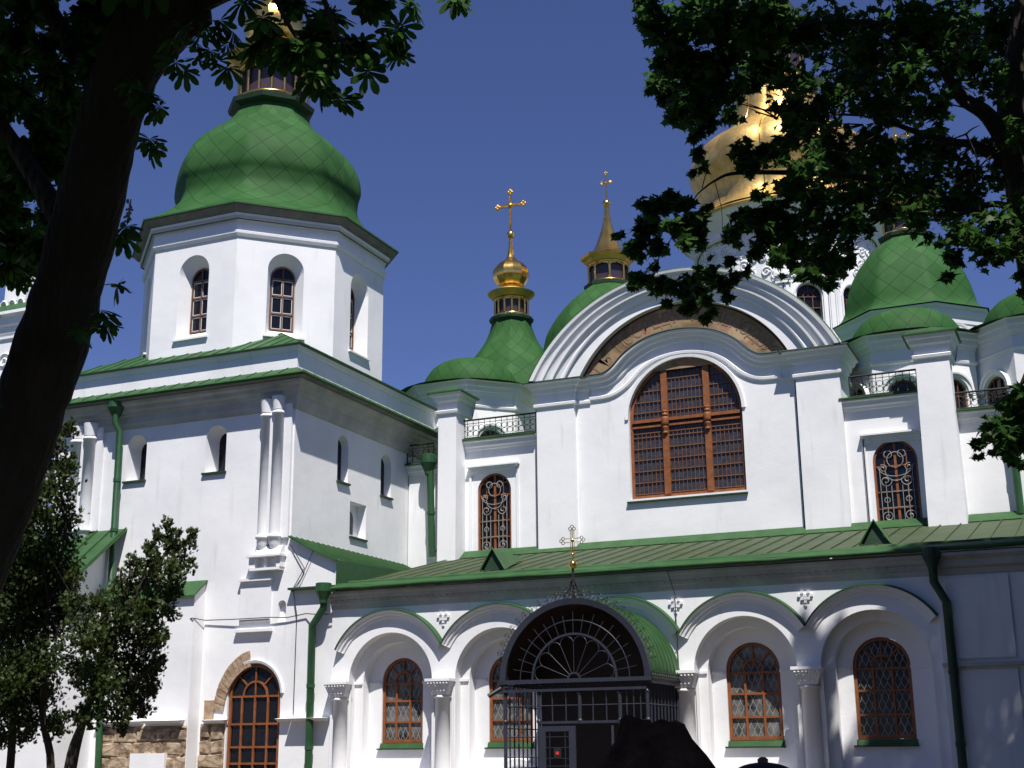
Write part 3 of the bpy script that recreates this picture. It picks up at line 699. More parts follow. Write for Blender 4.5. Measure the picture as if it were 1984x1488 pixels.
# ------------------------------------------------ gallery with its arcade
GX0, GX1 = -19.45, -3.42; GYp = 31.94; FG = fy(GYp)
BAYS = [(-17.62, 1.55), (-14.42, 1.63), (-11.12, 1.65), (-7.98, 1.54), (-4.92, 1.50)]
ZS = 3.44; RO = 1.26
gw = MB(); panel(gw, FG, rect(GX0, GX1, 0, 5.5), [(arch(cx, RO if i < 3 else 1.25, .95, ZS, 26), .34, None) for i, (cx, h) in enumerate(BAYS)])
gw.quad((GX0, GYp, 0), (GX0, 32.0, 0), (GX0, 32.0, 5.5), (GX0, GYp, 5.5))
gw.build('gallery_wall', WHITE, CATH, 'white arcaded lower wall of the gallery')
FG2 = fy(GYp+.34); FG3 = fy(GYp+.66)
for i, (cx, h) in enumerate(BAYS):
    if i == 2: continue
    b = MB(); panel(b, FG2, rect(cx-1.29, cx+1.29, .9, 4.75), [(arch(cx+.02, 1.02, 1.0, ZS, 24), .32, None)]); 
    hw = .625 if i < 3 else .665; wz = 1.82 if i < 3 else 1.78
    panel(b, FG3, rect(cx-1.1, cx+1.12, .95, 4.55), [(arch(cx+.03, hw, wz, ZS), .12, None)])
    b.build('arch_recess', WHITE, CATH, 'stepped round-arched window recess of the gallery')
    # impost bands
    for s in (-1, 1):
        b = MB()
        for (u0, u1, d0, d1) in ((1.02, 1.262, -.34, -.295), (hw+.02, 1.02, -.66, -.615)):
            a0, a1 = sorted((cx+s*u0, cx+s*u1)); b.fbox(FG, a0, a1, ZS-.07, ZS-.01, d0, d1)
        b.build('impost', WHITE, CATH)
    wn_ = window(FG3, cx+.03, hw-.005, wz+.01, ZS, -.10, cols=3, rows=(wz+.55, wz+1.10, ZS-.06), frame=.075, bar=.05, mull=.055, hub=.22, glass=GLASS if i == 4 else CURT, label=None if i else 'arched window with orange-brown frame at the left end of the gallery')
    scale_grille(FG3, cx+.03, hw-.06, wz+.08, ZS, -.115, wn_)
    # the lattice stands behind the frame but in front of the pane
    p = [c_ for c_ in wn_.children] if False else None
    s_ = MB(); a = FG3
    s_.hexa([a.p(cx+.03-hw-.02, wz-.13, -.1), a.p(cx+.03+hw+.02, wz-.13, -.1), a.p(cx+.03+hw+.02, wz-.13, .07), a.p(cx+.03-hw-.02, wz-.13, .07)],
            [a.p(cx+.03-hw-.02, wz+.0, -.1), a.p(cx+.03+hw+.02, wz+.0, -.1), a.p(cx+.03+hw+.02, wz, .015), a.p(cx+.03-hw-.02, wz, .015)])
    s_.build('sill', GREEN, wn_)
    s_ = MB(); s_.fbox(a, cx+.03-hw-.09, cx+.03+hw+.04, wz-.17, wz-.132, -.02, .10); s_.build('drip_edge', DKGREEN, wn_)
# hood moulds
for i, (cx, h) in enumerate(BAYS):
    R = 1.80 if i < 3 else 1.76; b = MB()
    cl = cx-(BAYS[i-1][0] if i else -19.3*1); 
    hl = (cx-BAYS[i-1][0])/2 if i else 1.62; hr = (BAYS[i+1][0]-cx)/2 if i < 4 else 1.47
    a0 = math.acos(min(1, hr/R)); a1 = PI-math.acos(min(1, hl/R))
    arcband(b, FG, cx, ZS+.06, [(R-.24, .001), (R-.225, .035), (R-.15, .05), (R-.135, .10), (R-.07, .12), (R-.06, .16), (R-.02, .18), (R-.02, .185)], a0, a1, 30)
    hm = b.build('hood_mould', WHITE, CATH)
    b = MB(); arcband(b, FG, cx, ZS+.06, [(R-.025, .187), (R-.02, .205), (R+.01, .205), (R+.04, .001)], a0, a1, 30); b.build('capping', GREEN, hm)
# columns and capitals
for i, x in enumerate((-19.10, -16.02, -9.45, -6.45)):
    wc = .30 if i else .33
    b = MB(); b.lathe(x, GYp, [(.235, 0), (.235, .9), (.215, 1.0), (.205, 2.92), (.25, 2.94), (.25, 3.0), (.205, 3.02)], 24, rot=PI, a0=0, a1=PI)
    for s in (-1, 1): b.fbox(FG, x+s*.29-.03, x+s*.29+.03, 0, 3.35, 0, .04)
    ob = b.build('column', WHITE, CATH)
    c = MB(); w0, w1 = .22, .34
    c.hexa([FG.p(x-w0, 3.02, 0), FG.p(x+w0, 3.02, 0), FG.p(x+w0, 3.02, .24), FG.p(x-w0, 3.02, .24)], [FG.p(x-w1, 3.36, 0), FG.p(x+w1, 3.36, 0), FG.p(x+w1, 3.36, .36), FG.p(x-w1, 3.36, .36)])
    c.fbox(FG, x-w1-.02, x+w1+.02, 3.36, 3.43, 0, .39)
    for k in range(7):
        q = -.27+k*.09; c.sphere(tuple(FG.p(x+q, 3.31, .35)), .035, 4); c.sphere(tuple(FG.p(x+q*.85, 3.24+.02*(k % 2), .32)), .025, 4)
    for k in range(4): c.sphere(tuple(FG.p(x-.15+k*.1, 3.12, .27)), .03, 4)
    c.build('capital', WHITE, ob)
# brick-pattern crosses between the hoods
for x, z in ((-16.02, 4.98), (-12.77, 5.0), (-9.62, 5.0), (-6.42, 5.02)):
    b = MB(); q = .075
    for dx, dz in ((-2, 1), (0, 1), (2, 1), (-1, 0), (1, 0), (0, -1), (-1, 2), (1, 2), (0, -2), (0, 0.05)):
        b.fbox(FG, x+dx*q-q*.42, x+dx*q+q*.42, z+dz*q-q*.42, z+dz*q+q*.42, .0, .05 if (dx+dz) % 2 else .035)
    b.build('relief_cross', WHITE, CATH)
# small low arch of a basement opening under the second window
b = MB(); arcband(b, FG3, -14.2, .62, [(.62, .001), (.66, .06), (.78, .08), (.80, .001)], 0, PI, 20); b.build('low_arch', WHITE, CATH, 'top of a low arch under the second gallery window')
# cornice, eave and roof
gp = [(GX0-.02, GYp), (GX1+.05, GYp)]
b = MB(); sweep(b, gp, [(0, 5.38), (.02, 5.40), (.03, 5.50), (.07, 5.53), (.08, 5.62), (.13, 5.66), (.14, 5.74), (.19, 5.78), (.19, 5.85)])
for i in range(78): 
    x = GX0+.1+i*.2; b.fbox(FG, x, x+.09, 5.575, 5.61, .079, .12)
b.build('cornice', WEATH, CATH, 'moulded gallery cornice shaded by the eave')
RX1 = 2.0
def roofz(y): return 5.97+(y-31.66)*(7.66-5.97)/(38.95-31.66)
b = MB(); b.quad((-19.33, 31.66, 5.86), (RX1, 31.66, 5.90), (RX1, 31.95, 5.88), (-19.33, 31.95, 5.85)); b.build('soffit', SOFFIT, CATH)
b = MB(); b.hexa([(-19.32, 31.66, 5.88), (RX1, 31.66, 5.92), (RX1, 38.95, 7.6), (-19.32, 38.95, 7.6)], [(-19.32, 31.66, 5.95), (RX1, 31.66, 5.99), (RX1, 38.95, 7.66), (-19.32, 38.95, 7.66)])
i = 0; x = -19.1
while x < RX1:
    b.tube([(x, 32.05, roofz(32.05)+.02), (x, 38.9, 7.675)], .016, 4); x += .53+random.uniform(-.02, .02)
GR = b.build('gallery_roof', FADED, CATH, 'long faded green seamed roof of the gallery')
b = MB(); b.tube([(-19.35+i*(RX1+19.35)/40, 31.64, 5.93+.04*i/40+random.uniform(-.014, .014)) for i in range(41)], .055, 8)
b.tube([(-19.0+i*(RX1+19)/40, 32.02+random.uniform(-.012, .012), roofz(32.02)+.05+.02*i/40+random.uniform(-.010, .010)) for i in range(41)], .06, 8)
b.hexa([(-19.31, 31.68, 5.985), (RX1, 31.68, 6.02), (RX1, 31.98, 6.13), (-19.31, 31.98, 6.10)], [(-19.31, 31.68, 5.995), (RX1, 31.68, 6.03), (RX1, 31.98, 6.14), (-19.31, 31.98, 6.11)])
b.build('gutter_fold', GREEN, CATH, 'dark green folded gutter strip along the gallery eave')
b = MB(); b.hexa([(-19.3, 38.55, 7.585), (RX1, 38.55, 7.585), (RX1, 38.96, 7.7), (-19.3, 38.96, 7.7)], [(-19.3, 38.55, 7.60), (RX1, 38.55, 7.60), (RX1, 38.93, 7.86), (-19.3, 38.93, 7.86)]); b.build('flashing', GREEN, CATH)
# dormers
for x in (-15.35, -4.95):
    b = MB(); y0, zb, zt_ = 33.6, roofz(33.6)+.01, roofz(33.6)+.62; hw = .38
    a_, b_, c_ = (x-hw, y0, zb), (x+hw, y0, zb), (x, y0, zt_); yb = y0+.62/((7.66-5.97)/(38.95-31.66)); yb = min(yb, y0+2.2); bk = (x, yb, roofz(yb)+.1)
    b.add([a_, c_, bk], [(0, 1, 2)]); b.add([b_, c_, bk], [(0, 2, 1)])
    b.tube([a_, c_, b_], .035, 5); ob = b.build('dormer', GREEN, CATH, 'small triangular roof vent dormer')
    b = MB(); b.add([(x-hw+.05, y0+.06, zb), (x+hw-.05, y0+.06, zb), (x, y0+.06, zt_-.06)], [(0, 1, 2)]); b.build('vent', DKGREEN, ob)
# plain end bay at the right, in the trees' shade
b = MB(); FE = fy(31.86)
panel(b, FE, rect(GX1, RX1-.1, 0, 5.5)); b.quad((GX1, 31.86, 0), (GX1, GYp, 0), (GX1, GYp, 5.5), (GX1, 31.86, 5.5))
b.fbox(FE, -3.2, -1.85, 3.5, 5.3, 0, .06); b.fbox(FE, -1.5, 1.5, 3.5, 5.3, 0, .06); b.fbox(FE, -3.2, -1.85, 0, 3.25, 0, .06); b.fbox(FE, -1.5, 1.5, 0, 3.25, 0, .06)
b.build('end_wall', WHITE, CATH, 'plain white end bay of the gallery in tree shade')
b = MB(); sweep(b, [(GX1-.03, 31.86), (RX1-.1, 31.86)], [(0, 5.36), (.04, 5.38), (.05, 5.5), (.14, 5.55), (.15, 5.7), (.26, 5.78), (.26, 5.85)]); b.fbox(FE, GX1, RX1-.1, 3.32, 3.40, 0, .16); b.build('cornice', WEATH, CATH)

# ------------------------------------------------ drainpipes
def hopper_pipe(pts, r, hop, label, y_out=.0, m=PIPE, hs=1.0):
    b = MB(); b.tube(pts, r, 12)
    for p, q in zip(pts[:-1], pts[1:]):
        p, q = Vector(p), Vector(q); L = (q-p).length; k = int(L/1.7)
        for j in range(1, k+1):
            c = p.lerp(q, j/(k+1)); d = (q-p).normalized(); b.tube([c-d*.05, c+d*.05], r*1.16, 12)
    ob = b.build('downpipe', m, CATH, label)
    x, y, z = hop; h = MB()
    h.lathe(x, y, [(r*1.0, z-.55*hs), (r*1.1, z-.45*hs), (.26*hs, z-.18*hs), (.27*hs, z-.16*hs), (.27*hs, z+.10*hs), (.25*hs, z+.12*hs)], 14, smooth=False); h.disc(x, y, z+.1*hs, .26*hs, 14); h.build('hopper', m, ob)
    return ob
hopper_pipe([(-27.22, 31.62, 11.75), (-27.22, 31.62, 11.45), (-27.10, 31.72, 11.2), (-27.03, 31.72, 6.6), tuple(atY(203, 1160, 31.35)), tuple(atY(190, 1488, 31.35)), (-26.75, 31.35, .1)], .1, (-27.25, 31.66, 12.1), 'long green downpipe on the tower front beside the conifers')
hopper_pipe([(-19.57, 31.66, 5.6), (-19.57, 31.66, 5.42), (-20.0, 31.8, 4.98), (-19.98, 31.8, .1)], .105, (-19.55, 31.6, 6.0), 'green downpipe with hopper and elbow at the left end of the gallery', hs=.82)
hopper_pipe([(-19.9, 38.62, 10.6), (-19.86, 38.72, 7.75)], .12, (-19.95, 38.6, 11.0), 'green downpipe in the corner behind the tower')
hopper_pipe([(-3.42, 31.55, 5.75), (-3.42, 31.55, 5.2), (-3.2, 31.66, 4.75), (-3.18, 31.66, .1)], .10, (-3.42, 31.5, 5.88), 'dark downpipe in shade at the right end of the arcade', m=DKGREEN, hs=.75)  # darker green than the other pipes: shade put into its colour
hopper_pipe([(-1.75, 38.7, 10.6), (-1.75, 38.8, 7.75)], .11, (-1.75, 38.68, 10.85), 'green downpipe beside the hanging maple branch')
for x in (-16.0, -12.0):
    pass
wires = []
wires.append(([(-9.72, GYp-.3, 5.85), (-9.62, GYp-.06, 5.3), (-9.6, GYp-.04, 3.4)], .012))
pw = [(-25.3, 31.46, 5.32), (-24.3, 31.66, 5.30), (-23.78, 31.46, 5.33), (-23.7, 31.93, 5.30), (-22.7, 31.9, 5.28), (-21.5, 31.9, 5.28), (-20.9, 31.93, 5.25), (-20.3, 31.93, 5.33), (-19.9, 31.8, 5.28), (-19.4, 31.85, 5.27)]
wires.append((pw, .018))
wires.append(([(-20.9, 31.95, 7.3), (-20.4, 31.93, 6.6), (-20.75, 31.93, 6.05), (-20.6, 31.93, 5.3), (-20.62, 31.95, 2.6)], .014))
wires.append(([(-20.1, 31.9, 7.1), (-20.5, 31.93, 6.3), (-20.8, 31.93, 5.95)], .012))
wires.append(([(-19.5, 38.25, 10.9), (-19.45, 38.9, 10.0), (-19.5, 38.9, 8.4), (-19.9, 38.9, 7.8)], .016))
for p_, r_ in wires:
    b = MB(); b.tube(p_, r_, 4); b.build('cable', WIRE, CATH)
b = MB(); b.fbox(FT, -20.85, -19.3, 6.0, 6.06, 0, .2); b.build('ledge_strip', DKGREEN, CATH)

# ------------------------------------------------ upper wall behind the gallery roof
UY = 39.0; FU = fy(UY)
wins_u = [(-17.74, .60, 7.72, 9.78), (-5.0, .63, 7.72, 9.58)]
for x0, x1, zt_, wi in ((-20.9, -19.3, 10.85, None), (-19.3, -16.1, 11.5, 0), (-6.5, -4.1, 11.5, 1), (-4.1, 2.0, 10.78, None)):
    hs = []
    if wi is not None:
        cx, hw, zb, zs = wins_u[wi]; hs = [(arch(cx, hw, zb, zs), .12, None)]
    uw = MB(); panel(uw, FU, rect(x0, x1, 7.3, zt_), hs); uw.build('upper_wall', WHITE, CATH)
for i, (cx, hw, zb, zs) in enumerate(wins_u):
    h = zs-zb
    o_ = window(FU, cx, hw-.005, zb+.02, zs, -.10, cols=2, rows=(zb+h*.27, zb+h*.53, zs-.42+.3, zs+.28), frame=.06, bar=.035, mull=.07, label='tall arched upper window with white scroll grille, ' + ('left of the great gable' if i == 0 else 'right of the great gable'))
    f2 = MB()
    for k in (-.5, .5): f2.fbox(FU, cx+k*hw-.012, cx+k*hw+.012, zb+.05, zs+hw*.8, -.09, -.065)
    f2.build('glazing_bar', WOOD, o_)
    scroll_grille(FU, cx, hw, zb, zs, -.03, o_)
    b = MB(); s = 1
    zt_ = 10.45 if i == 0 else 10.22
    b.fbox(FU, cx-.88, cx-.80, 7.3, zt_, 0, .05); b.fbox(FU, cx+.80, cx+.88, 7.3, zt_, 0, .05); b.fbox(FU, cx-.80, cx+.80, zt_-.08, zt_, 0, .05)
    b.fbox(FU, cx-.78, cx+.78, zt_, zt_+.09, 0, .09); b.fbox(FU, cx-.84, cx+.84, zt_+.09, zt_+.15, 0, .14); b.fbox(FU, cx-.92, cx+.92, zt_+.15, zt_+.20, 0, .20); b.build('window_hood', WHITE, CATH)
# plain cornices of the terraces
def terrace(x0, x1, z, zr):
    b = MB(); sweep(b, [(x0, UY), (x1, UY)], [(0, z-.32), (.04, z-.31), (.06, z-.24), (.12, z-.20), (.13, z-.08), (.2, z-.05), (.2, z)], caps=True); b.build('cornice', WHITE, CATH)
    b = MB(); b.hexa([(x0, UY-.28, z), (x1, UY-.28, z), (x1, 43, zr), (x0, 43, zr)], [(x0, UY-.28, z+.05), (x1, UY-.28, z+.05), (x1, 43, zr+.05), (x0, 43, zr+.05)])
    n_ = int((x1-x0)/.6)
    for i in range(1, n_): b.tube([(x0+i*(x1-x0)/n_, UY-.25, z+.07), (x0+i*(x1-x0)/n_, 43, zr+.07)], .02, 4)
    b.build('terrace_roof', GREEN, CATH)
terrace(-19.2, -16.15, 11.52, 12.5); terrace(-6.42, -4.12, 11.5, 12.4); terrace(-3.3, 2.0, 10.8, 11.6); terrace(-20.95, -19.5, 10.88, 11.6)
def railing(x0, x1, z, h=.66, y=UY-.12, step=.2):
    b = MB()
    b.tube([(x0, y, z+h), (x1, y, z+h)], .03, 6); b.tube([(x0, y, z+.06), (x1, y, z+.06)], .018, 6); b.tube([(x0, y, z+h-.12), (x1, y, z+h-.12)], .012, 4)
    n_ = max(2, int(round((x1-x0)/step)))
    for i in range(n_+1):
        x = x0+(x1-x0)*i/n_; b.tube([(x, y, z if i in (0, n_) else z+.06), (x, y, z+h)], .02 if i in (0, n_) else .011, 5)
        if i < n_:
            c = x+(x1-x0)/n_/2; r = (x1-x0)/n_/2*.9
            for zz in (z+.2, z+.2+2*r):
                b.tube([(c+r*math.cos(a), y, zz+r*math.sin(a)) for a in [2*PI*k/10 for k in range(11)]], .009, 4, caps=False)
            b.sphere((c, y, z+.2+r), .026, 4)
    return b.build('railing', IRON, CATH)
railing(-18.85, -16.18, 11.56); railing(-6.1, -4.17, 11.54, .66); railing(-3.15, 2.0, 10.84, .52); railing(-20.9, -19.9, 10.92)
# buttresses either side
def buttress(x0, x1, y0, zt_, slant, label):
    b = MB(); xm = (x0+x1)/2
    b.hexa([(x0-slant, y0-.05, 7.2), (x1+slant, y0-.05, 7.2), (x1+slant, UY, 7.2), (x0-slant, UY, 7.2)], [(x0, y0, zt_), (x1, y0, zt_), (x1, UY, zt_), (x0, UY, zt_)])
    ob = b.build('buttress', WHITE, CATH, label)
    b = MB(); path = [(x0, UY+.4), (x0, y0), (x1, y0), (x1, UY+.4)]
    sweep(b, path, [(0, zt_-.1), (.07, zt_-.06), (.09, zt_+.02), (.03, zt_+.06), (.03, zt_+.3), (.11, zt_+.36), (.14, zt_+.48), (.2, zt_+.5), (.24, zt_+.6)]); b.build('buttress_cornice', WHITE, ob)
    b = MB(); e = .3; z = zt_+.60
    c4 = [(x0-e, y0-e, z), (x1+e, y0-e, z), (x1+e, UY+.5, z), (x0-e, UY+.5, z)]; c5 = [(x, y, z+.05) for x, y, _ in c4]; tp = (xm, (y0+UY)/2+.2, z+.42)
    b.add(c4+c5, [(0, 1, 2, 3), (0, 1, 5, 4), (1, 2, 6, 5), (2, 3, 7, 6), (3, 0, 4, 7)]); 
    for i in range(4): b.add([c5[i], c5[(i+1) % 4], tp], [(0, 1, 2)])
    b.build('buttress_cap', GREEN, ob)
buttress(-19.44, -18.78, 38.3, 12.45, 0.0, 'slim white buttress with green pyramid cap left of the great gable')
buttress(-4.1, -3.18, 38.3, 12.4, .06, 'broad white buttress with green pyramid cap right of the great gable')

# ------------------------------------------------ the great gable
GY = 38.75; FP = fy(GY); PX0, PX1 = -16.1, -6.35; GC = -11.2
pw_ = MB(); WC, WH, WB, WS = -11.2, 1.83, 9.1, 11.65
FPr = fy(GY+.18)
panel(pw_, FPr, rect(PX0+.05, PX1-.05, 7.3, 12.45), [(arch(WC, WH, WB, 11.62, 24), .22, None)] if False else [])  if False else None
hole = [(WC-WH, WB), (WC+WH, WB), (WC+WH, 12.45)] 
# recessed middle field with the great window
circ = arch(WC, WH, WB, WS, 36)
panel(pw_, FPr, [(PX0+1.3, 7.3), (PX1-1.3, 7.3), (PX1-1.3, 13.05), (-8.7, 13.05), (-9.1, 13.3), (-9.42, 13.62), (-9.98, 13.95), (-10.6, 14.13), (-11.2, 14.18), (-11.8, 14.13), (-12.42, 13.95), (-12.98, 13.62), (-13.3, 13.3), (-13.7, 13.05), (PX0+1.3, 13.05)], [(circ, .26, None)])
for x0, x1 in ((PX0, PX0+1.3), (PX1-1.3, PX1)):
    pw_.box(x0, x1, GY, UY+1.5, 7.2, 12.45)
pw_.box(PX0+.03, PX0+1.3, GY+.03, UY+1.5, 12.4, 13.2); pw_.box(PX1-1.3, PX1-.03, GY+.03, UY+1.5, 12.4, 13.2)
pw_.build('gable_wall', WHITE, CATH, 'white wall of the great round gable with corner pilasters')
# entablature breaking round the pilasters, then sweeping over the window
zc = 12.36
eprof = [(0, zc-.06), (.07, zc-.02), (.08, zc+.06), (.03, zc+.10), (.03, zc+.38), (.10, zc+.42), (.12, zc+.54), (.20, zc+.58), (.24, zc+.68), (.32, zc+.71), (.33, zc+.77), (0.0, zc+.80)]
for path in ([(PX0, UY+1.5), (PX0, GY), (PX0+1.3, GY), (PX0+1.3, GY+.18), (PX0+1.82, GY+.18)], [(PX1-1.75, GY+.18), (PX1-1.3, GY+.18), (PX1-1.3, GY), (PX1, GY), (PX1, UY+1.5)]):
    b = MB(); sweep(b, path, eprof); b.build('entablature', WHITE, CATH, 'moulded entablature of the great gable')
for path in ([(PX0, UY+1.5), (PX0, GY), (PX0+1.3, GY), (PX0+1.3, GY+.18), (PX0+1.82, GY+.18)], [(PX1-1.75, GY+.18), (PX1-1.3, GY+.18), (PX1-1.3, GY), (PX1, GY), (PX1, UY+1.5)]):
    b = MB(); sweep(b, path, [(-.3, zc+.90), (.05, zc+.86), (.36, zc+.775), (.37, zc+.75), (.33, zc+.74)]); b.build('entablature_capping', DKGREEN, CATH)
# arch moulding over the window (flares into the entablature); centre and radii by chord
def pathband(mb, fr, pts, prof):
    """profile = [(distance inside the curve, out)] swept along a curve in the wall plane"""
    P = [Vector(p) for p in pts]; m = len(P); N_ = []
    for i in range(m):
        t = (P[min(i+1, m-1)]-P[max(i-1, 0)]).normalized(); N_.append(Vector((t.y, -t.x)))
    for j in range(len(prof)-1):
        vs = []
        for i in range(m):
            for q, o in (prof[j], prof[j+1]): a = P[i]+N_[i]*q; vs.append(fr.p(a.x, a.y, o))
        mb.add(vs, [(2*i, 2*i+1, 2*i+3, 2*i+2) for i in range(m-1)], smooth=True)
half = [(-3.1, 13.15), (-2.8, 13.15), (-2.5, 13.18), (-2.2, 13.36), (-1.78, 13.76), (-1.22, 14.09), (-.6, 14.26), (0, 14.31)]
wpath = smooth_prof([(WC+x, z) for x, z in half]+[(WC-x, z) for x, z in half[-2::-1]], 5)
b = MB(); pathband(b, FPr, wpath, [(0, .33), (.055, .32), (.08, .24), (.18, .20), (.21, .12), (.33, .10), (.36, .03), (.60, .03), (.64, .08), (.72, .07), (.77, 0)])
b.build('window_arch_moulding', WHITE, CATH, 'heavy moulded arch over the great window')
b = MB(); pathband(b, FPr, wpath, [(0, .335), (-.02, .36), (-.05, .35), (-.08, -.05)]); b.build('arch_capping', DKGREEN, CATH)
b = MB(); arcband(b, FPr, WC, WS, [(WH, 0), (WH, .05), (WH+.1, .06), (WH+.12, .002)], 0, PI, 36); b.build('window_architrave', WHITE, CATH)
# gable arch
def chord(hw, z0, apex): R_ = (hw**2+(apex-z0)**2)/(2*(apex-z0)); return apex-R_, R_, math.asin((z0-apex+R_)/R_)
gz, gR, ga = chord(4.98, 13.15, 16.22)
iz, iR, ia = chord(3.42, 13.15, 15.28)
n_ = 48; b = MB()
# strips between the inner (fresco) edge and the outer edge, stepped outward
steps = [(0, .10), (.30, .10), (.305, .20), (.345, .22), (.40, .19), (.50, .24), (.53, .33), (.585, .34), (.59, .26), (.70, .34), (.73, .41), (.79, .42), (.795, .36), (.88, .42), (.92, .50), (1.0, .52)]
def gp_(t, u):
    """t along arch 0..1 from right to left, u 0 inner .. 1 outer"""
    a1 = ia+(PI-2*ia)*t; a2 = ga+(PI-2*ga)*t
    p1 = (GC+iR*math.cos(a1), iz+iR*math.sin(a1)); p2 = (GC+gR*math.cos(a2), gz+gR*math.sin(a2))
    return (p1[0]+(p2[0]-p1[0])*u, p1[1]+(p2[1]-p1[1])*u)
for j in range(len(steps)-1):
    vs = []
    for i in range(n_+1):
        for u, d in (steps[j], steps[j+1]):
            x, z = gp_(i/n_, u); vs.append(FP.p(x, z, d-.1))
    b.add(vs, [(2*i, 2*i+1, 2*i+3, 2*i+2) for i in range(n_)], smooth=True)
vs = []
for i in range(n_+1):
    x, z = gp_(i/n_, 0); vs += [FP.p(x, z, 0), FP.p(x, z, -.5)]
b.add(vs, [(2*i, 2*i+1, 2*i+3, 2*i+2) for i in range(n_)], smooth=True)
b.build('gable_arch', WHITE, CATH, 'great stepped round arch crowning the gable')
b = MB(); vs = []
for i in range(n_+1):
    x, z = gp_(i/n_, 1.0); x2, z2 = gp_(i/n_, 1.03); vs += [FP.p(x, z, .42), FP.p(x2, z2, .42), FP.p(x2, z2, -8.0)]
b.add(vs, [(3*i, 3*i+1, 3*i+4, 3*i+3) for i in range(n_)] + [(3*i+1, 3*i+2, 3*i+5, 3*i+4) for i in range(n_)], smooth=True)
b.build('vault_roof', GREEN, CATH, 'green barrel roof behind the great gable')
b = MB(); pts = [gp_(i/n_, -.03) for i in range(n_+1)]
b.poly([FP.p(x, z, -.25) for x, z in pts]); b.build('lunette', FRESCO, CATH, 'curved band of faded fresco under the gable arch')
b = MB(); vs = []
for i in range(n_+1):
    x, z = gp_(i/n_, -.002); x2, z2 = gp_(i/n_, -.055); vs += [FP.p(x, z, -.235), FP.p(x2, z2, -.235)]
b.add(vs, [(2*i, 2*i+1, 2*i+3, 2*i+2) for i in range(n_)], smooth=True); b.build('lunette_border', RUST, CATH)
# faint church-slavonic style inscription painted along the band: text curves turned to mesh
def lettering(txt):
    cu = bpy.data.curves.new('inscription', 'FONT'); cu.body = txt; cu.size = .62; cu.align_x = 'CENTER'; cu.extrude = .004
    tmp = bpy.data.objects.new('inscription_tmp', cu); dg = bpy.context.evaluated_depsgraph_get(); col.objects.link(tmp); dg.update()
    me = bpy.data.meshes.new_from_object(tmp.evaluated_get(dg)); bpy.data.objects.remove(tmp); return me
try:
    ins = MB(); word = '\u0421\u041e\u0424\u0418\u0410 \u0418 \u0411\u041b\u0410\u0413\u041e\u0421\u0422\u042c \u0421\u041b\u041e\u0412\u0410'
    word = '\u0411\u0413\u042a \u041f\u041e\u0421\u0420\u0415\u0414\u0423 \u0418 \u041d\u0415\u041f\u041e\u0414\u0412\u0418\u0416'
    R0 = iR-.60
    for i, ch in enumerate(word):
        if ch == ' ':
            ins.build('inscription', INK, CATH, 'faint dark painted lettering along the fresco band'); ins = MB(); continue
        t = .97-.94*(i/(len(word)-1)); a = ia+(PI-2*ia)*t; me = lettering(ch)
        ca, sa = math.cos(a-PI/2), math.sin(a-PI/2)
        vs = []
        for v in me.vertices:
            x, z = v.co.x*.8, v.co.y*.95
            vs.append(FP.p(GC+R0*math.cos(a)+x*ca-z*sa, iz+R0*math.sin(a)+x*sa+z*ca, -.243+v.co.z))
        ins.add(vs, [tuple(p.vertices) for p in me.polygons]); bpy.data.meshes.remove(me)
    ins.build('inscription', INK, CATH, 'faint dark painted lettering along the fresco band')
except Exception as e:
    print('inscription skipped', e)

# great window
f = MB(); d = -.20; hw = WH-.01; FZ = FPr
arcband(f, FZ, WC, WS, [(hw-.10, d-.03), (hw-.10, d+.06), (hw, d+.06), (hw, d-.03)], 0, PI, 36)
f.fbox(FZ, WC-hw, WC-hw+.09, WB, WS, d-.03, d+.06); f.fbox(FZ, WC+hw-.09, WC+hw, WB, WS, d-.03, d+.06); f.fbox(FZ, WC-hw+.09, WC+hw-.09, WB, WB+.11, d-.028, d+.055)
MX = (WC-.66, WC+.70)
for x in MX:
    top = WS+math.sqrt((hw-.08)**2-(x-WC)**2)
    f.fbox(FZ, x-.10, x+.10, WB+.1, top, d-.02, d+.10)
f.fbox(FZ, WC-hw+.08, WC+hw-.08, 11.52, 11.62, d-.02, d+.13); f.fbox(FZ, WC-hw+.08, WC+hw-.08, 11.36, 11.42, d-.02, d+.09)
GW = f.build('great_window', WOOD, CATH, 'great round-headed orange-brown window with two thick mullions')
for x in MX:
    k = MB(); p = FZ.p(x, 0, d+.10)
    k.lathe(p.x, p.y, smooth_prof([(.06, 11.1), (.09, 11.13), (.07, 11.18), (.09, 11.26), (.10, 11.32), (.07, 11.37), (.12, 11.40), (.12, 11.62), (.07, 11.65), (.10, 11.71), (.07, 11.78), (.09, 11.82), (.05, 11.86)], 3), 12); k.build('turned_boss', WOOD, GW)
gbr = MB()
def zmax(x): return WS+math.sqrt(max(0, (hw-.09)**2-(x-WC)**2))
segs_ = ((WC-hw+.09, MX[0]-.1), (MX[0]+.1, MX[1]-.1), (MX[1]+.1, WC+hw-.09))
for a_, b_ in segs_:
    n2 = int(round((b_-a_)/.135))
    for i in range(1, n2):
        x = a_+(b_-a_)*i/n2; gbr.fbox(FZ, x-.010, x+.010, WB+.1, zmax(x), d+.01, d+.022)
z = WB+.3
rows_ = [9.26, 9.62, 9.98, 10.34, 10.70, 11.06, 11.20, 11.86, 12.2, 12.55, 12.9, 13.2]
for z in rows_:
    w_ = hw-.09 if z < WS else math.sqrt(max(0, (hw-.09)**2-(z-WS)**2)); gbr.fbox(FZ, WC-w_, WC+w_, z-.016, z+.016, d-.0, d+.03)
gbr.build('glazing_bars', WOODD, GW)
k = MB(); k.poly([FZ.p(a, b_, d-.01) for a, b_ in arch(WC, hw-.01, WB+.01, WS, 36)]); k.build('pane', GLASSP, GW)
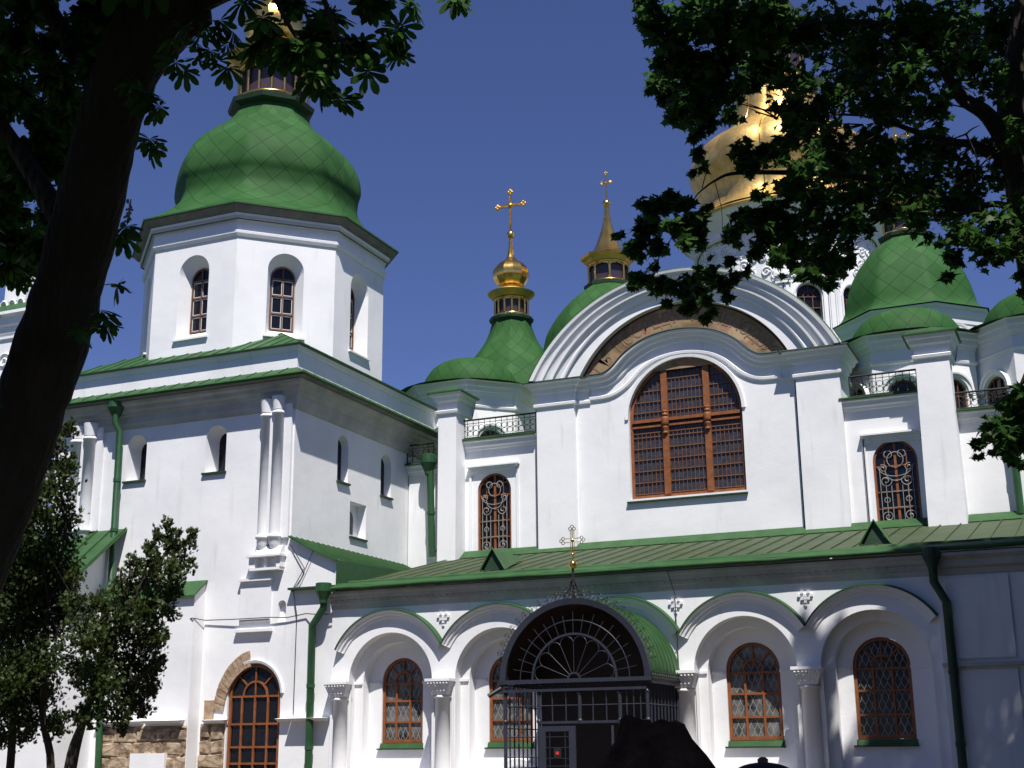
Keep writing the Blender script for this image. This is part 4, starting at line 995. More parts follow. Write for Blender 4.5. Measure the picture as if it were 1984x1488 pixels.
k = MB(); k.hexa([FZ.p(WC-hw-.12, WB-.12, -.24), FZ.p(WC+hw+.05, WB-.12, -.24), FZ.p(WC+hw+.05, WB-.12, .1), FZ.p(WC-hw-.12, WB-.12, .1)], [FZ.p(WC-hw-.12, WB, -.24), FZ.p(WC+hw+.05, WB, -.24), FZ.p(WC+hw+.05, WB-.08, .1), FZ.p(WC-hw-.12, WB-.08, .1)]); k.build('sill', DKGREEN, GW)
# dark rod down the pilaster edges
for x, y in ((PX0-.03, GY+.06), (PX1-1.34, GY+.12), (PX1+.5, UY-.05)):
    k = MB(); k.tube([(x, y, 12.3 if x < -7 else 10.3), (x, y, 7.55)], .022, 5); k.build('dark_rod', WIRE, CATH)

# ------------------------------------------------ bays with half-domes behind the terraces
def bay(cx, cy, a, zt_, dr, dz, lab, wz=11.35, nf=(0, 1, 7, 2)):
    P = octpts(cx, cy, a); b = MB(); wl_ = []
    for i in range(8):
        p0, p1 = Vector(P[i]), Vector(P[(i+1) % 8]); fr = Frame(p0, p1-p0); L = (p1-p0).length
        if i in (0, 1, 7): panel(b, fr, rect(0, L, 10.5, zt_), [(arch(L/2, .44, 11.0, wz+.75, 16), .12, None)]); wl_.append((fr, L/2))
        else: panel(b, fr, rect(0, L, 10.5, zt_))
    b.build('bay_wall', WHITE, CATH, lab+' bay wall')
    for fr, u in wl_:
        o_ = window(fr, u, .435, 11.01, wz+.75, -.10, cols=3, rows=(11.6, 12.0), frame=.05, bar=.03, m=WOODD)
        b = MB(); arcband(b, fr, u, wz+.75, [(.47, 0), (.48, .06), (.56, .08), (.58, .12), (.64, .13), (.66, 0)], 0, PI, 18); b.build('archivolt', WHITE, o_)
    b = MB(); sweep(b, P, [(0, zt_-.95), (.05, zt_-.93), (.07, zt_-.86), (.02, zt_-.82), (.02, zt_-.5), (.06, zt_-.47), (.08, zt_-.38), (.14, zt_-.35), (.16, zt_-.22), (.22, zt_-.18), (.25, zt_-.04), (.31, zt_)], closed=True); b.build('cornice', WHITE, CATH)
    R = (a+.36)/math.cos(PI/8)
    prof = [(R, zt_+.01), (dr+.12, zt_+.10)] + [(dr*math.cos(PI/2*k/14)**.72, zt_+.12+(dz-.12)*math.sin(PI/2*k/14)) for k in range(14)] + [(.01, zt_+dz)]
    dd = MB(); dd.lathe(cx, cy, prof, 24, 0, nu=20, vs_=1.3); o_ = dd.build('half_dome', DOME, CATH, lab)
bay(-20.6, 43.2, 2.2, 14.25, 1.80, 1.42, 'small low green dome behind the slim buttress')
bay(-4.85, 43.2, 2.1, 14.0, 1.80, 1.32, 'small low green dome behind the broad buttress')
bay(-.65, 43.6, 2.2, 14.1, 1.9, 1.42, 'small low green dome at the right edge')

# ------------------------------------------------ drums, domes and lanterns
def drum(cx, cy, a, z0, z1, eave, lab, win=True, wz=13.9):
    P = octpts(cx, cy, a); b = MB(); wl_ = []
    for i in range(8):
        p0, p1 = Vector(P[i]), Vector(P[(i+1) % 8]); fr = Frame(p0, p1-p0); L = (p1-p0).length
        if win and i in (0, 1, 2, 7): panel(b, fr, rect(0, L, z0, z1), [(arch(L/2, .36, wz-1.4, wz, 14), .3, None)]); wl_.append((fr, L/2))
        else: panel(b, fr, rect(0, L, z0, z1))
    b.build('drum', WHITE, CATH, lab)
    for fr, u in wl_:
        o_ = window(fr, u, .355, wz-1.39, wz, -.28, cols=2, rows=(wz-.9, wz-.45), m=WOODD)
        b = MB(); arcband(b, fr, u, wz, [(.42, 0), (.43, .06), (.52, .08), (.54, 0)], 0, PI, 16); b.build('archivolt', WHITE, o_)
    b = MB(); k = eave-a
    sweep(b, P, [(0, z1-.8), (.04, z1-.78), (.05, z1-.6), (k*.25, z1-.55), (k*.3, z1-.38), (k*.5, z1-.3), (k*.55, z1-.12), (k*.85, z1-.05), (k*.9, z1)], closed=True); b.build('cornice', WHITE, CATH)
drum(-20.57, 47, 2.35, 11.5, 14.8, 2.6, 'white drum below the bell-shaped dome', False)
p = smooth_prof([(2.95, 14.82), (2.7, 14.95), (2.5, 15.25), (2.3, 15.7), (1.95, 16.3), (1.5, 16.9), (1.13, 17.4), (.92, 17.85), (.8, 18.25)])
D2 = dome(-20.57, 47, p, 8, R8, 16, 1.3, 'bell-shaped green dome between the tower and the gable')
zt = dome_top(D2, -20.57, 47, 18.3, .67, 12, 1, 1, nl=14)
lathe_ring('bulb', GOLD, D2, -20.57, 47, smooth_prof([(.54, zt-.06), (.45, zt+.1), (.58, zt+.25), (.735, zt+.55), (.73, zt+.85), (.55, zt+1.12), (.3, zt+1.3), (.14, zt+1.55), (.07, zt+2.2), (.05, zt+2.35)]), 12, 0, split=True)
b = MB(); b.sphere((-20.57, 47, zt+2.45), .17, 7); b.build('ball', GOLD, D2); cross(D2, -20.57, 47, zt+2.6, zt+4.35, .58, t=.05)

# spired dome left of the gable crown
drum(-16.7, 48, 2.6, 11.5, 16.2, 2.9, 'white drum hidden behind the gable', False)
D3 = dome(-16.7, 48, smooth_prof([(3.1, 16.22), (2.85, 16.4), (2.72, 16.9), (2.55, 17.6), (2.15, 18.3), (1.6, 18.95), (1.1, 19.35), (.8, 19.55)]), 8, R8, 20, 1.2, 'green dome rising behind the left shoulder of the gable')
lathe_ring('ring', DKGREEN, D3, -16.7, 48, [(.8, 19.4), (1.0, 19.46), (1.02, 19.6), (.8, 19.66)], 8, R8, smooth=False)
lantern(D3, -16.7, 48, 19.62, 20.5, .80, 8)
lathe_ring('lantern_eave', GOLDM, D3, -16.7, 48, [(.75, 20.48), (.88, 20.5), (1.0, 20.62), (1.12, 20.7), (1.16, 20.78), (1.0, 20.84)], 8, R8, smooth=False)
lathe_ring('spire', GOLD, D3, -16.7, 48, smooth_prof([(1.05, 20.8), (.72, 21.0), (.52, 21.3), (.36, 21.7), (.22, 22.15), (.13, 22.6), (.08, 23.1)]), 8, R8, split=True)
b = MB(); b.sphere((-16.7, 48, 23.2), .17, 7); b.build('ball', GOLD, D3); cross(D3, -16.7, 48, 23.3, 24.55, .2, t=.03)

# green dome at right
drum(-5.0, 47, 2.3, 11.5, 15.95, 2.62, 'white octagonal drum under the right-hand green dome', True, wz=14.9)
D5 = dome(-5.0, 47, smooth_prof([(2.86, 15.98), (2.6, 16.12), (2.42, 16.4), (2.30, 16.9), (2.12, 17.5), (1.8, 18.1), (1.35, 18.7), (.98, 19.05), (.85, 19.2)]), 8, R8, 16, 1.25, 'tall green dome at the right behind the maple branches')
zt = dome_top(D5, -5.0, 47, 19.2, .72, 8, 1, 1, nl=8)
lathe_ring('spire', GOLD, D5, -5.0, 47, smooth_prof([(.6, zt-.05), (.45, zt+.15), (.3, zt+.5), (.15, zt+1.0), (.08, zt+1.5)]), 8, R8, split=True)
b = MB(); b.sphere((-5.0, 47, zt+1.0), .2, 7); b.build('ball', GOLD, D5); cross(D5, -5.0, 47, zt+1.5, zt+3.3, .45)

# great central dome
MX_, MY_ = -11.1, 56.0
dp = MB(); RD = 3.95
DRW = 12
aw = RD*math.cos(PI/DRW); hw_ = RD*math.sin(PI/DRW); cwin = []
for k in range(DRW):
    a = 2*PI*(k+.5)/DRW+.15; nrm = Vector((math.cos(a), math.sin(a))); u = Vector((-nrm.y, nrm.x)); o0 = Vector((MX_, MY_))+nrm*aw-u*hw_
    fr = Frame(o0, u)
    # Frame normal must point outward
    panel(dp, fr, rect(0, 2*hw_, 12.5, 23.7), [(arch(hw_, .52, 16.6, 19.6, 16), .25, None)]); cwin.append(fr)
CD = dp.build('great_drum', WHITE, CATH, 'tall white drum of the great dome with long arched windows')
rl = MB()
for fr in cwin:
    vis = fr.n.y < .3
    if not vis: continue
    o_ = window(fr, hw_, .515, 16.62, 19.6, -.22, cols=3, rows=(17.1, 17.6, 18.1, 18.6, 19.1, 19.58), frame=.04, bar=.03, m=WOODD, hub=.2)
    b = MB(); arcband(b, fr, hw_, 19.6, [(.56, 0), (.57, .07), (.64, .08), (.66, 0)], 0, PI, 16); b.fbox(fr, hw_-.65, hw_-.57, 16.6, 19.6, 0, .08); b.fbox(fr, hw_+.57, hw_+.65, 16.6, 19.6, 0, .08); b.build('architrave', WHITE, o_)
    b = MB()
    for s in (.12, 2*hw_-.12): b.fbox(fr, s-.12, s+.12, 16.2, 20.1, 0, .1); b.fbox(fr, s-.07, s+.07, 16.2, 20.0, .1, .15); b.fbox(fr, s-.17, s+.17, 20.1, 20.2, 0, .2); b.fbox(fr, s-.2, s+.2, 20.42, 20.52, 0, .24)
    for s in (.12, 2*hw_-.12):
        for q in range(4): b.sphere(tuple(fr.p(s-.13+q*.09, 20.32, .12)), .055, 4)
    b.build('pilaster', WHITE, CD)
    # stucco scrollwork above the windows
    def sp(cx, cz, r, sg, a0, turns=1.6):
        pts = [fr.p(cx+sg*r*(1-i/30)*math.cos(a0+i*turns*2*PI/28), cz+r*(1-i/30)*math.sin(a0+i*turns*2*PI/28), .03) for i in range(28)]; rl.tube(pts, .035, 5)
    for s in (-1, 1):
        for (dx, dz, r, a0) in ((.32, 20.75, .24, 0), (.72, 20.55, .2, 2), (.62, 21.15, .26, 1), (.22, 21.45, .2, 3), (.75, 21.75, .24, 0), (.35, 22.1, .24, 2), (.75, 22.4, .2, 1), (.2, 22.6, .16, 0)):
            sp(hw_+s*dx, dz, r, s, a0)
            for q in range(3): rl.sphere(tuple(fr.p(hw_+s*dx+random.uniform(-.2, .2), dz+random.uniform(-.25, .25), .02)), .05, 4)
rl.build('stucco_relief', WHITE, CD, 'white stucco scrollwork on the drum')
lathe_ring('drum_cornice', WHITE, CD, MX_, MY_, [(3.95, 22.65), (4.08, 22.67), (4.1, 22.8), (3.98, 22.85), (3.98, 23.1), (4.15, 23.2), (4.2, 23.4), (4.5, 23.5), (4.6, 23.68)], 48)
b = MB(); b.lathe(MX_, MY_, [(3.9, 23.67), (4.72, 23.68), (4.78, 23.73), (4.7, 23.8), (3.6, 24.15)], 48); b.build('dome_eave', GOLDM, CD)
gp2 = smooth_prof([(4.55, 23.95), (4.1, 24.2), (3.7, 24.65), (3.62, 25.2), (3.85, 25.9), (4.1, 26.6), (3.98, 27.3), (3.45, 27.9), (2.75, 28.4), (2.2, 28.85), (1.95, 29.4), (1.86, 30.0), (1.8, 30.6)])
gd = MB(); N = 12
vs = []; NN = 128
for (r, z) in gp2:
    for k in range(NN):
        a = 2*PI*k/NN; lob = abs(math.sin(a*N/2)); rr = r*(.97+.03*lob**.6); vs.append((MX_+rr*math.cos(a), MY_+rr*math.sin(a), z))
gd.add(vs, [(i*NN+k, i*NN+(k+1) % NN, (i+1)*NN+(k+1) % NN, (i+1)*NN+k) for i in range(len(gp2)-1) for k in range(NN)], smooth=True)
GD = gd.build('golden_dome', GOLDM, CATH, 'great lobed golden dome half hidden by maple leaves')
b = MB()
for k in range(N):
    a = 2*PI*k/N; b.tube([(MX_+r*.97*math.cos(a), MY_+r*.97*math.sin(a), z) for r, z in gp2], .04, 5)
b.build('rib', GOLD, GD)
lantern(GD, MX_, MY_, 30.95, 32.9, 1.35, 12)
lathe_ring('lantern_eave', GOLDM, GD, MX_, MY_, [(1.6, 30.55), (1.95, 30.7), (1.9, 30.9), (1.2, 31.0)], 24)
lathe_ring('lantern_eave', GOLDM, GD, MX_, MY_, [(1.1, 32.88), (1.6, 33.2), (1.62, 33.3), (1.1, 33.6)], 24)
lathe_ring('bulb', GOLD, GD, MX_, MY_, smooth_prof([(.9, 33.5), (.85, 33.8), (1.15, 34.4), (1.1, 35.1), (.6, 35.8), (.2, 36.6), (.08, 37.6)]), 12, 0, split=True)
b = MB(); b.sphere((MX_, MY_, 37.8), .35, 8); b.build('ball', GOLD, GD); cross(GD, MX_, MY_, 38.1, 41, .9)

# main body and rear roofs, low behind the gable
b = MB(); b.box(-29.5, 2.5, 43.5, 66, 0, 12.0); b.build('body_wall', WHITE, CATH)
b = MB(); b.hexa([(-29.6, 43.3, 12.0), (2.6, 43.3, 12.0), (2.6, 66.2, 12.0), (-29.6, 66.2, 12.0)], [(-26.0, 47, 12.9), (-1, 47, 12.9), (-1, 62, 12.9), (-26, 62, 12.9)]); b.build('body_roof', GREEN, CATH)
# far small dome whose gilded finial shows beside the tower lantern
q = atY(597, 205, 62)
D8 = dome(q.x, 62, smooth_prof([(2.6, 14), (2.5, 16), (2.3, 20), (2.2, 24), (2.1, q.z-7), (2.0, q.z-5.5), (1.2, q.z-4), (.7, q.z-3.2)]), 8, R8, 16, 1.2, 'far green turret hidden behind the stair tower dome')
lathe_ring('spire', GOLD, D8, q.x, 62, smooth_prof([(.7, q.z-3.3), (.8, q.z-2.6), (.4, q.z-1.9), (.16, q.z-1.2), (.1, q.z-.6)]), 12, 0, split=True)
b = MB(); b.sphere((q.x, 62, q.z-.45), .22, 6); b.build('ball', GOLD, D8); cross(D8, q.x, 62, q.z-.3, q.z+1.7, .5, t=.08)

# ---------------------------------------------------------------- bell tower far left
BT = thing('bell_tower', 'distant white bell tower with carved stucco, mostly hidden behind the leaning chestnut trunk', 'bell tower', (-63, 64, 0))
b = MB(); b.box(-67, -59.2, 60, 63, 0, 28.1); b.build('wall', WHITE, BT)
b = MB(); per = [(-67, 60), (-59.2, 60), (-59.2, 63), (-67, 63)]
sweep(b, per, [(0, 27.0), (.1, 27.05), (.12, 27.4), (.3, 27.5), (.35, 27.9), (.6, 28.1), (.6, 28.3)], closed=True); sweep(b, per, [(0, 26.6), (.12, 26.65), (.12, 26.8), (0, 26.85)], closed=True); b.build('cornice', WHITE, BT)
b = MB(); c4 = [(-67.6, 59.4, 28.32), (-58.6, 59.4, 28.32), (-58.6, 63.6, 28.32), (-67.6, 63.6, 28.32)]; c5 = [(-66.2, 61, 29.6), (-60.4, 61, 29.6), (-60.4, 62.5, 29.6), (-66.2, 62.5, 29.6)]; b.hexa(c4, c5); b.build('roof', GREEN, BT)
b = MB(); fr = fy(60.0)
for i in range(70):
    x = -66.8+rng.random()*8; z = 20+rng.random()*6.4; r = .3+.3*rng.random(); sg = random.choice((-1, 1)); a0 = rng.random()*6
    b.tube([fr.p(x+sg*r*(1-k/24)*math.cos(a0+k*.42), z+r*(1-k/24)*math.sin(a0+k*.42), .05) for k in range(20)], .07, 5)
for i in range(12):
    x = -66.5+i*.7; z = 29.0; b.tube([(x+.3*math.cos(k*.6), 60.4, z+.4*math.sin(k*.6)) for k in range(9)], .08, 5)
b.build('stucco_relief', WHITE, BT)
b = MB(); b.box(-62.2, -60.4, 61.0, 62.8, 29.4, 31.2); b.build('upper_stage', WHITE, BT)
b = MB(); b.lathe(-61.3, 61.9, smooth_prof([(.8, 31.2), (1.0, 31.7), (.9, 32.3), (.5, 32.8), (.2, 33.3), (.06, 34.2)]), 16, 0, split=True); b.build('dome', GOLDM, BT)

# ---------------------------------------------------------------- portal behind the porch
cx = BAYS[2][0]
b = MB(); panel(b, FG2, rect(cx-1.29, cx+1.29, 0, 4.75), [(arch(cx+.02, 1.02, 0.01, ZS, 24), .9, None)]); b.build('portal', WHITE, CATH, 'deep round-arched portal behind the metal porch')
b = MB(); b.box(cx-1.0, cx+1.0, GYp+1.05, GYp+1.12, 0, 4.4)
for s in (-1, 1):
    for z0, z1 in ((.2, 1.0), (1.15, 2.1), (2.25, 2.9)): b.box(cx+s*.5-.36, cx+s*.5+.36, GYp+1.02, GYp+1.05, z0, z1)
b.build('portal_door', mat('dark_oak_door', (.03, .015, .01), .6, noise=.3), CATH)

# ---------------------------------------------------------------- wrought-iron porch
PY0, PCX, PHW, PZ = 29.5, -11.40, 1.76, 3.18
PORCH = thing('entrance_porch', 'dark wrought-iron entrance porch with green barrel roof, fanlight and small gilded cross', 'porch', (PCX, 30.7, 0))
FO = fy(PY0); FSR = Frame((PCX+PHW, 0), (0, 1)); FSL = Frame((PCX-PHW, 0), (0, -1))
b = MB(); n_ = 28; RR = 1.80
vs = []
for i in range(n_+1):
    a = PI*i/n_
    for r in (RR, RR+.04): vs += [(PCX+r*math.cos(a), PY0-.05, PZ+r*math.sin(a)), (PCX+r*math.cos(a), 31.92, PZ+r*math.sin(a))]
b.add(vs, [(4*i, 4*i+1, 4*i+5, 4*i+4) for i in range(n_)] + [(4*i+2, 4*i+3, 4*i+7, 4*i+6) for i in range(n_)], smooth=True)
for i in range(1, 9):
    y = PY0+.28*i; b.tube([(PCX+(RR+.05)*math.cos(PI*k/n_), y, PZ+(RR+.05)*math.sin(PI*k/n_)) for k in range(n_+1)], .012, 4)
b.build('roof', GREEN, PORCH)
b = MB(); arcband(b, FO, PCX, PZ, [(RR-.07, -.02), (RR-.07, .07), (RR+.07, .09), (RR+.07, -.05)], 0, PI, 32); b.build('arch_frame', PORCHP, PORCH)
b = MB(); arcband(b, FO, PCX, PZ, [(1.02, 0), (1.02, .04), (1.07, .04), (1.07, 0)], 0, PI, 32)
b.tube([FO.p(PCX+1.36*math.cos(a), PZ+1.36*math.sin(a), .02) for a in [PI*k/32 for k in range(33)]], .013, 5)
for k in range(1, 18):
    a = PI*k/18; r1 = 1.56 if k % 2 else 1.5
    b.tube([FO.p(PCX+1.06*math.cos(a), PZ+1.06*math.sin(a), .02), FO.p(PCX+r1*math.cos(a), PZ+r1*math.sin(a), .02)], .009, 4)
arcband(b, FO, PCX, PZ, [(.13, 0), (.13, .03), (.17, .03), (.17, 0)], 0, PI, 12)
for k in range(8):
    a = PI*(k)/8; am = a+PI/16
    for aa in (a,):
        if 0 < k: b.tube([FO.p(PCX+.16*math.cos(aa), PZ+.16*math.sin(aa), .02), FO.p(PCX+.84*math.cos(aa), PZ+.84*math.sin(aa), .02)], .010, 5)
    hwid = .84*math.sin(PI/16)
    c_ = Vector((math.cos(am), math.sin(am))); t_ = Vector((-c_.y, c_.x)); pc = c_*.84
    b.tube([FO.p(PCX+pc.x+(c_.x*math.sin(q)+t_.x*math.cos(q)*-1)*hwid, PZ+pc.y+(c_.y*math.sin(q)+t_.y*math.cos(q)*-1)*hwid, .02) for q in [PI*j/10 for j in range(11)]], .010, 5)
b.build('fanlight', PORCHP, PORCH)
b = MB()
b.fbox(FO, PCX-PHW-.12, PCX+PHW+.12, PZ-.07, PZ+.02, -.06, .12); b.fbox(FO, PCX-PHW, PCX+PHW, PZ-.26, PZ-.20, -.04, .08)
for k in range(34):
    x = PCX-PHW+.05+k*.104; b.tube([FO.p(x+.03*math.cos(q), PZ-.135+.045*math.sin(q), .05) for q in [2*PI*j/8 for j in range(9)]], .010, 4)
b.box(PCX+PHW-.02, PCX+PHW+.12, PY0, 31.9, PZ-.12, PZ-.02); b.box(PCX-PHW-.12, PCX-PHW+.02, PY0, 31.9, PZ-.12, PZ-.02)
b.build('beam', PORCHP, PORCH)
b = MB()
for s in (-1, 1):
    for k in range(14):
        y = PY0+.1+k*.17; x = PCX+s*(PHW+.13)
        b.tube([(x, y+.055*math.cos(q), PZ+.06+.055*math.sin(q)) for q in [2*PI*j/8 for j in range(9)]], .011, 4)
        b.tube([(x, y, PZ+.1), (x, y, PZ+.2)], .01, 4)
    b.tube([(PCX+s*(PHW+.13), PY0, PZ), (PCX+s*(PHW+.13), 31.9, PZ)], .018, 5); b.tube([(PCX+s*(PHW+.13), PY0, PZ+.13), (PCX+s*(PHW+.13), 31.9, PZ+.13)], .014, 5)
# scrolled cresting round the arch
for k in range(2, 27):
    a = PI*k/28; c_ = Vector((math.cos(a), math.sin(a))); t_ = Vector((-c_.y, c_.x)); P0 = c_*(RR+.07)
    Q = lambda u, v: FO.p(PCX+P0.x+c_.x*u+t_.x*v, PZ+P0.y+c_.y*u+t_.y*v, .02)
    b.tube([Q(0, 0), Q(.2, 0)], .008, 4)
    for s in (-1, 1): b.tube([Q(.05+.05*math.sin(q), s*(.05-.05*math.cos(q))) for q in [PI*j/6 for j in range(10)]], .007, 3); b.tube([Q(.15+.03*math.sin(q), s*(.03-.03*math.cos(q))) for q in [PI*j/6 for j in range(9)]], .006, 3)
b.build('cresting', IRON, PORCH)
for x in (PCX-PHW, PCX-.9, PCX+.12, PCX+1.1, PCX+PHW):
    b = MB(); b.tube([(x, PY0, 2.22 if x == PCX+.12 else 0), (x, PY0, PZ-.2)], .045, 8); b.sphere((x, PY0, 2.25), .065, 5); b.sphere((x, PY0, PZ-.3), .06, 5); b.build('post', PORCHP, PORCH)
for s in (-1, 1):
    b = MB(); b.tube([(PCX+s*PHW, 31.8, 0), (PCX+s*PHW, 31.8, PZ-.1)], .04, 8); b.build('post', PORCHP, PORCH)
b = MB()
for x0, x1 in ((PCX-PHW, PCX-.9), (PCX-.9, PCX+.12), (PCX+.12, PCX+1.1), (PCX+1.1, PCX+PHW)):
    n2 = 3 if x1-x0 > .8 else 4
    for k in range(1, n2): x = x0+(x1-x0)*k/n2; b.tube([(x, PY0, 0 if n2 == 4 and x0 < PCX-1 else 2.22), (x, PY0, PZ-.25)], .016, 5)
b.tube([(PCX-PHW, PY0, 2.60), (PCX+PHW, PY0, 2.60)], .014, 5); b.fbox(FO, PCX-.9, PCX+PHW, 2.19, 2.25, -.03, .05)
b.tube([(PCX-PHW, PY0, 1.9), (PCX-.9, PY0, 1.9)], .014, 5); b.tube([(PCX-PHW, PY0, 1.45), (PCX-.9, PY0, 1.45)], .014, 5)
for s in (-1, 1):
    x = PCX+s*PHW
    for k in range(1, 9): y = PY0+k*.26; b.tube([(x, y, .2), (x, y, PZ-.12)], .022, 6)
    for z in (2.6, 2.1, 1.2): b.tube([(x, PY0, z), (x, 31.85, z)], .014, 5)
b.build('bars', PORCHP, PORCH)
# open door leaves: left one with a small red notice
b = MB(); X0, X1 = PCX-.88, PCX+.02
for a_, b_, c_, d_ in ((X0, X0+.16, .05, 2.14), (X1-.16, X1, .05, 2.14), (X0+.16, X1-.16, 2.02, 2.14), (X0+.16, X1-.16, .05, .4)): b.fbox(FO, a_, b_, c_, d_, .02, .07)
for x in (X0+.26, X1-.26): b.tube([FO.p(x, .4, .05), FO.p(x, 2.02, .05)], .010, 4)
for z in (.7, 1.0, 1.25, 1.42, 1.66, 1.90): b.tube([FO.p(X0+.16, z, .05), FO.p(X1-.16, z, .05)], .010, 4)
lf = b.build('door_leaf', PORCHP, PORCH, 'open metal lattice door leaf with a red notice')
b = MB(); b.fbox(FO, X0+.36, X1-.36, 1.42, 1.66, .055, .07); b.build('panel', DARKVOID, lf)
b = MB(); b.fbox(FO, X0+.41, X1-.41, 1.50, 1.57, .072, .078); b.build('notice', REDSIGN, lf)
b = MB(); ld = Frame((PCX+.95, PY0-.05), (.35, -1)); 
for a_, b_, c_, d_ in ((0, .12, .05, 2.12), (.75, .88, .05, 2.12), (.12, .75, 2.0, 2.12), (.12, .75, .05, 1.2)): b.fbox(ld, a_, b_, c_, d_, 0, .05)
for k in range(1, 4): b.tube([ld.p(.12+k*.16, 1.2, .02), ld.p(.12+k*.16, 2.0, .02)], .010, 4)
b.build('door_leaf', PORCHP, PORCH)
b = MB(); vs = []
for i in range(n_+1):
    a = PI*i/n_; vs += [(PCX+(RR-.03)*math.cos(a), PY0+.1, PZ+(RR-.03)*math.sin(a)), (PCX+(RR-.03)*math.cos(a), 31.72, PZ+(RR-.03)*math.sin(a))]
b.add(vs, [(2*i, 2*i+1, 2*i+3, 2*i+2) for i in range(n_)], smooth=True); b.build('ceiling', bpy.data.materials['dark_oak_door'], PORCH)
b = MB(); b.poly([(PCX-PHW+.05, 31.70, 0), (PCX+PHW-.05, 31.70, 0)] + [(PCX+(RR-.05)*math.cos(PI*k/24), 31.70, PZ+(RR-.05)*math.sin(PI*k/24)) for k in range(25)])
b.build('dark_back_sheet', bpy.data.materials['dark_oak_door'], PORCH)  # dark sheet added across the portal to blacken the porch interior
# lattice pinnacle, ball and cross
b = MB(); TZ = PZ+RR+.05
b.tube([(PCX, PY0+.05, TZ-.05), (PCX, PY0+.05, TZ+.72)], .03, 6)
for k in range(8):
    a = 2*PI*k/8; b.tube([(PCX+.30*math.cos(a)*(1-t)**1.7, PY0+.05+.12*math.sin(a)*(1-t)**1.7, TZ-.04+.70*t) for t in [j/7 for j in range(8)]], .010, 4)
for k in range(10):
    a = 2*PI*k/10; t = .15+.07*k; b.sphere((PCX+.3*math.cos(a*3)*(1-t), PY0, TZ+.6*t), .022, 4)
for s in (-1, 1): b.tube([(PCX+s*(.3+.35*t), PY0+.02, TZ-.02-.11*t+.05*math.sin(t*9)) for t in [j/10 for j in range(11)]], .009, 4)
b.build('pinnacle', IRON, PORCH)
b = MB(); b.sphere((PCX, PY0+.05, TZ+.82), .105, 7); b.sphere((PCX, PY0+.05, TZ+1.06), .045, 5); b.build('ball', GOLD, PORCH)
c = MB(); zc = TZ+1.40; y = PY0+.05
c.tube([(PCX, y, TZ+.85), (PCX, y, TZ+1.66)], .014, 5)
for s in (-1, 1): c.tube([(PCX+s*.045, y, TZ+1.12), (PCX+s*.045, y, zc-.045), (PCX+s*.2, y, zc-.045)], .010, 4); c.tube([(PCX+s*.045, y, zc+.24), (PCX+s*.045, y, zc+.045), (PCX+s*.2, y, zc+.045)], .010, 4)
for (dx, dz) in ((-1, 0), (1, 0), (0, 1)):
    ex, ez = PCX+dx*.235, zc+dz*.28
    for (qx, qz) in ((dx, dz), (dz, dx), (-dz, -dx)):
        c.tube([(ex+qx*.05+.038*math.cos(a), y, ez+qz*.05+.038*math.sin(a)) for a in [2*PI*j/10 for j in range(11)]], .010, 4)
c.sphere((PCX, y, zc), .05, 5); c.build('cross', GOLD, PORCH)
b = MB(); b.tube([(PCX-PHW-.05, PY0-.05, PZ-.12), (PCX-PHW-.12, PY0-.15, PZ-.2)], .015, 5); b.tube([(PCX-PHW-.06, PY0-.12, PZ-.16), (PCX-PHW-.30, PY0-.30, PZ-.34)], [.05, .055], 10); b.build('lamp', IRON, PORCH, 'small tubular lamp on the porch corner')

# ---------------------------------------------------------------- trees
def np_mesh(name, V, polys_template, ntpl, m, parent, label=None):
    """V (N, k, 3) instances of one small template of faces"""
    N, k, _ = V.shape
    loops = []; starts = []; tot = []
    base = np.arange(N)*k
    fl = [np.array(f) for f in polys_template]
    L = sum(len(f) for f in fl)
    idx = np.concatenate([f for f in fl]); allidx = (base[:, None]+idx[None, :]).ravel()
    ls = np.cumsum([0]+[len(f) for f in fl[:-1]]); st = (np.arange(N)[:, None]*L+ls[None, :]).ravel()
    tt = np.tile([len(f) for f in fl], N)
    me = bpy.data.meshes.new(name)
    A = V.reshape(-1, 3); bs = Vector(((A[:, 0].min()+A[:, 0].max())/2, (A[:, 1].min()+A[:, 1].max())/2, A[:, 2].min()))
    me.vertices.add(N*k); me.vertices.foreach_set('co', (A-np.array(bs)).ravel())
    me.loops.add(len(allidx)); me.loops.foreach_set('vertex_index', allidx.astype(np.int32))
    me.polygons.add(len(st)); me.polygons.foreach_set('loop_start', st.astype(np.int32)); me.polygons.foreach_set('loop_total', tt.astype(np.int32))
    me.update(calc_edges=True); me.validate(); me.materials.append(m)
    o = bpy.data.objects.new(name, me); link(o, parent, bs); tag(o, label); return o

def rand_rot(N, droop=.9, spread=1.0):
    """local x = leaf axis, z = leaf normal; axis points outward and down a little"""
    az = rng.random(N)*2*PI; el = rng.normal(-.35, .45, N)*droop
    ax = np.stack([np.cos(az)*np.cos(el), np.sin(az)*np.cos(el), np.sin(el)], 1)
    up = np.stack([rng.normal(0, .5*spread, N), rng.normal(0, .5*spread, N), np.ones(N)], 1)
    sd = np.cross(up, ax); sd /= np.linalg.norm(sd, axis=1)[:, None]; nr = np.cross(ax, sd)
    return ax, sd, nr
def instances(P, T, size, droop=.9, spread=1.0):
    N = len(P); ax, sd, nr = rand_rot(N, droop, spread)
    return P[:, None, :] + size[:, None, None]*(T[None, :, 0, None]*ax[:, None, :]+T[None, :, 1, None]*sd[:, None, :]+T[None, :, 2, None]*nr[:, None, :])

# maple leaf: five pointed lobes, slightly cupped
mt = [(0, 0), (.10, .22), (-.06, .48), (.26, .34), (.34, .62), (.52, .30), (.62, .36), (.60, .18), (1.0, 0), (.60, -.18), (.62, -.36), (.52, -.30), (.34, -.62), (.26, -.34), (-.06, -.48), (.10, -.22), (.35, 0)]
MT = np.array([(x, y, -.18*abs(y)-.10*x*x) for x, y in mt]); MF = [[i, (i+1) % 16, 16] for i in range(16)]
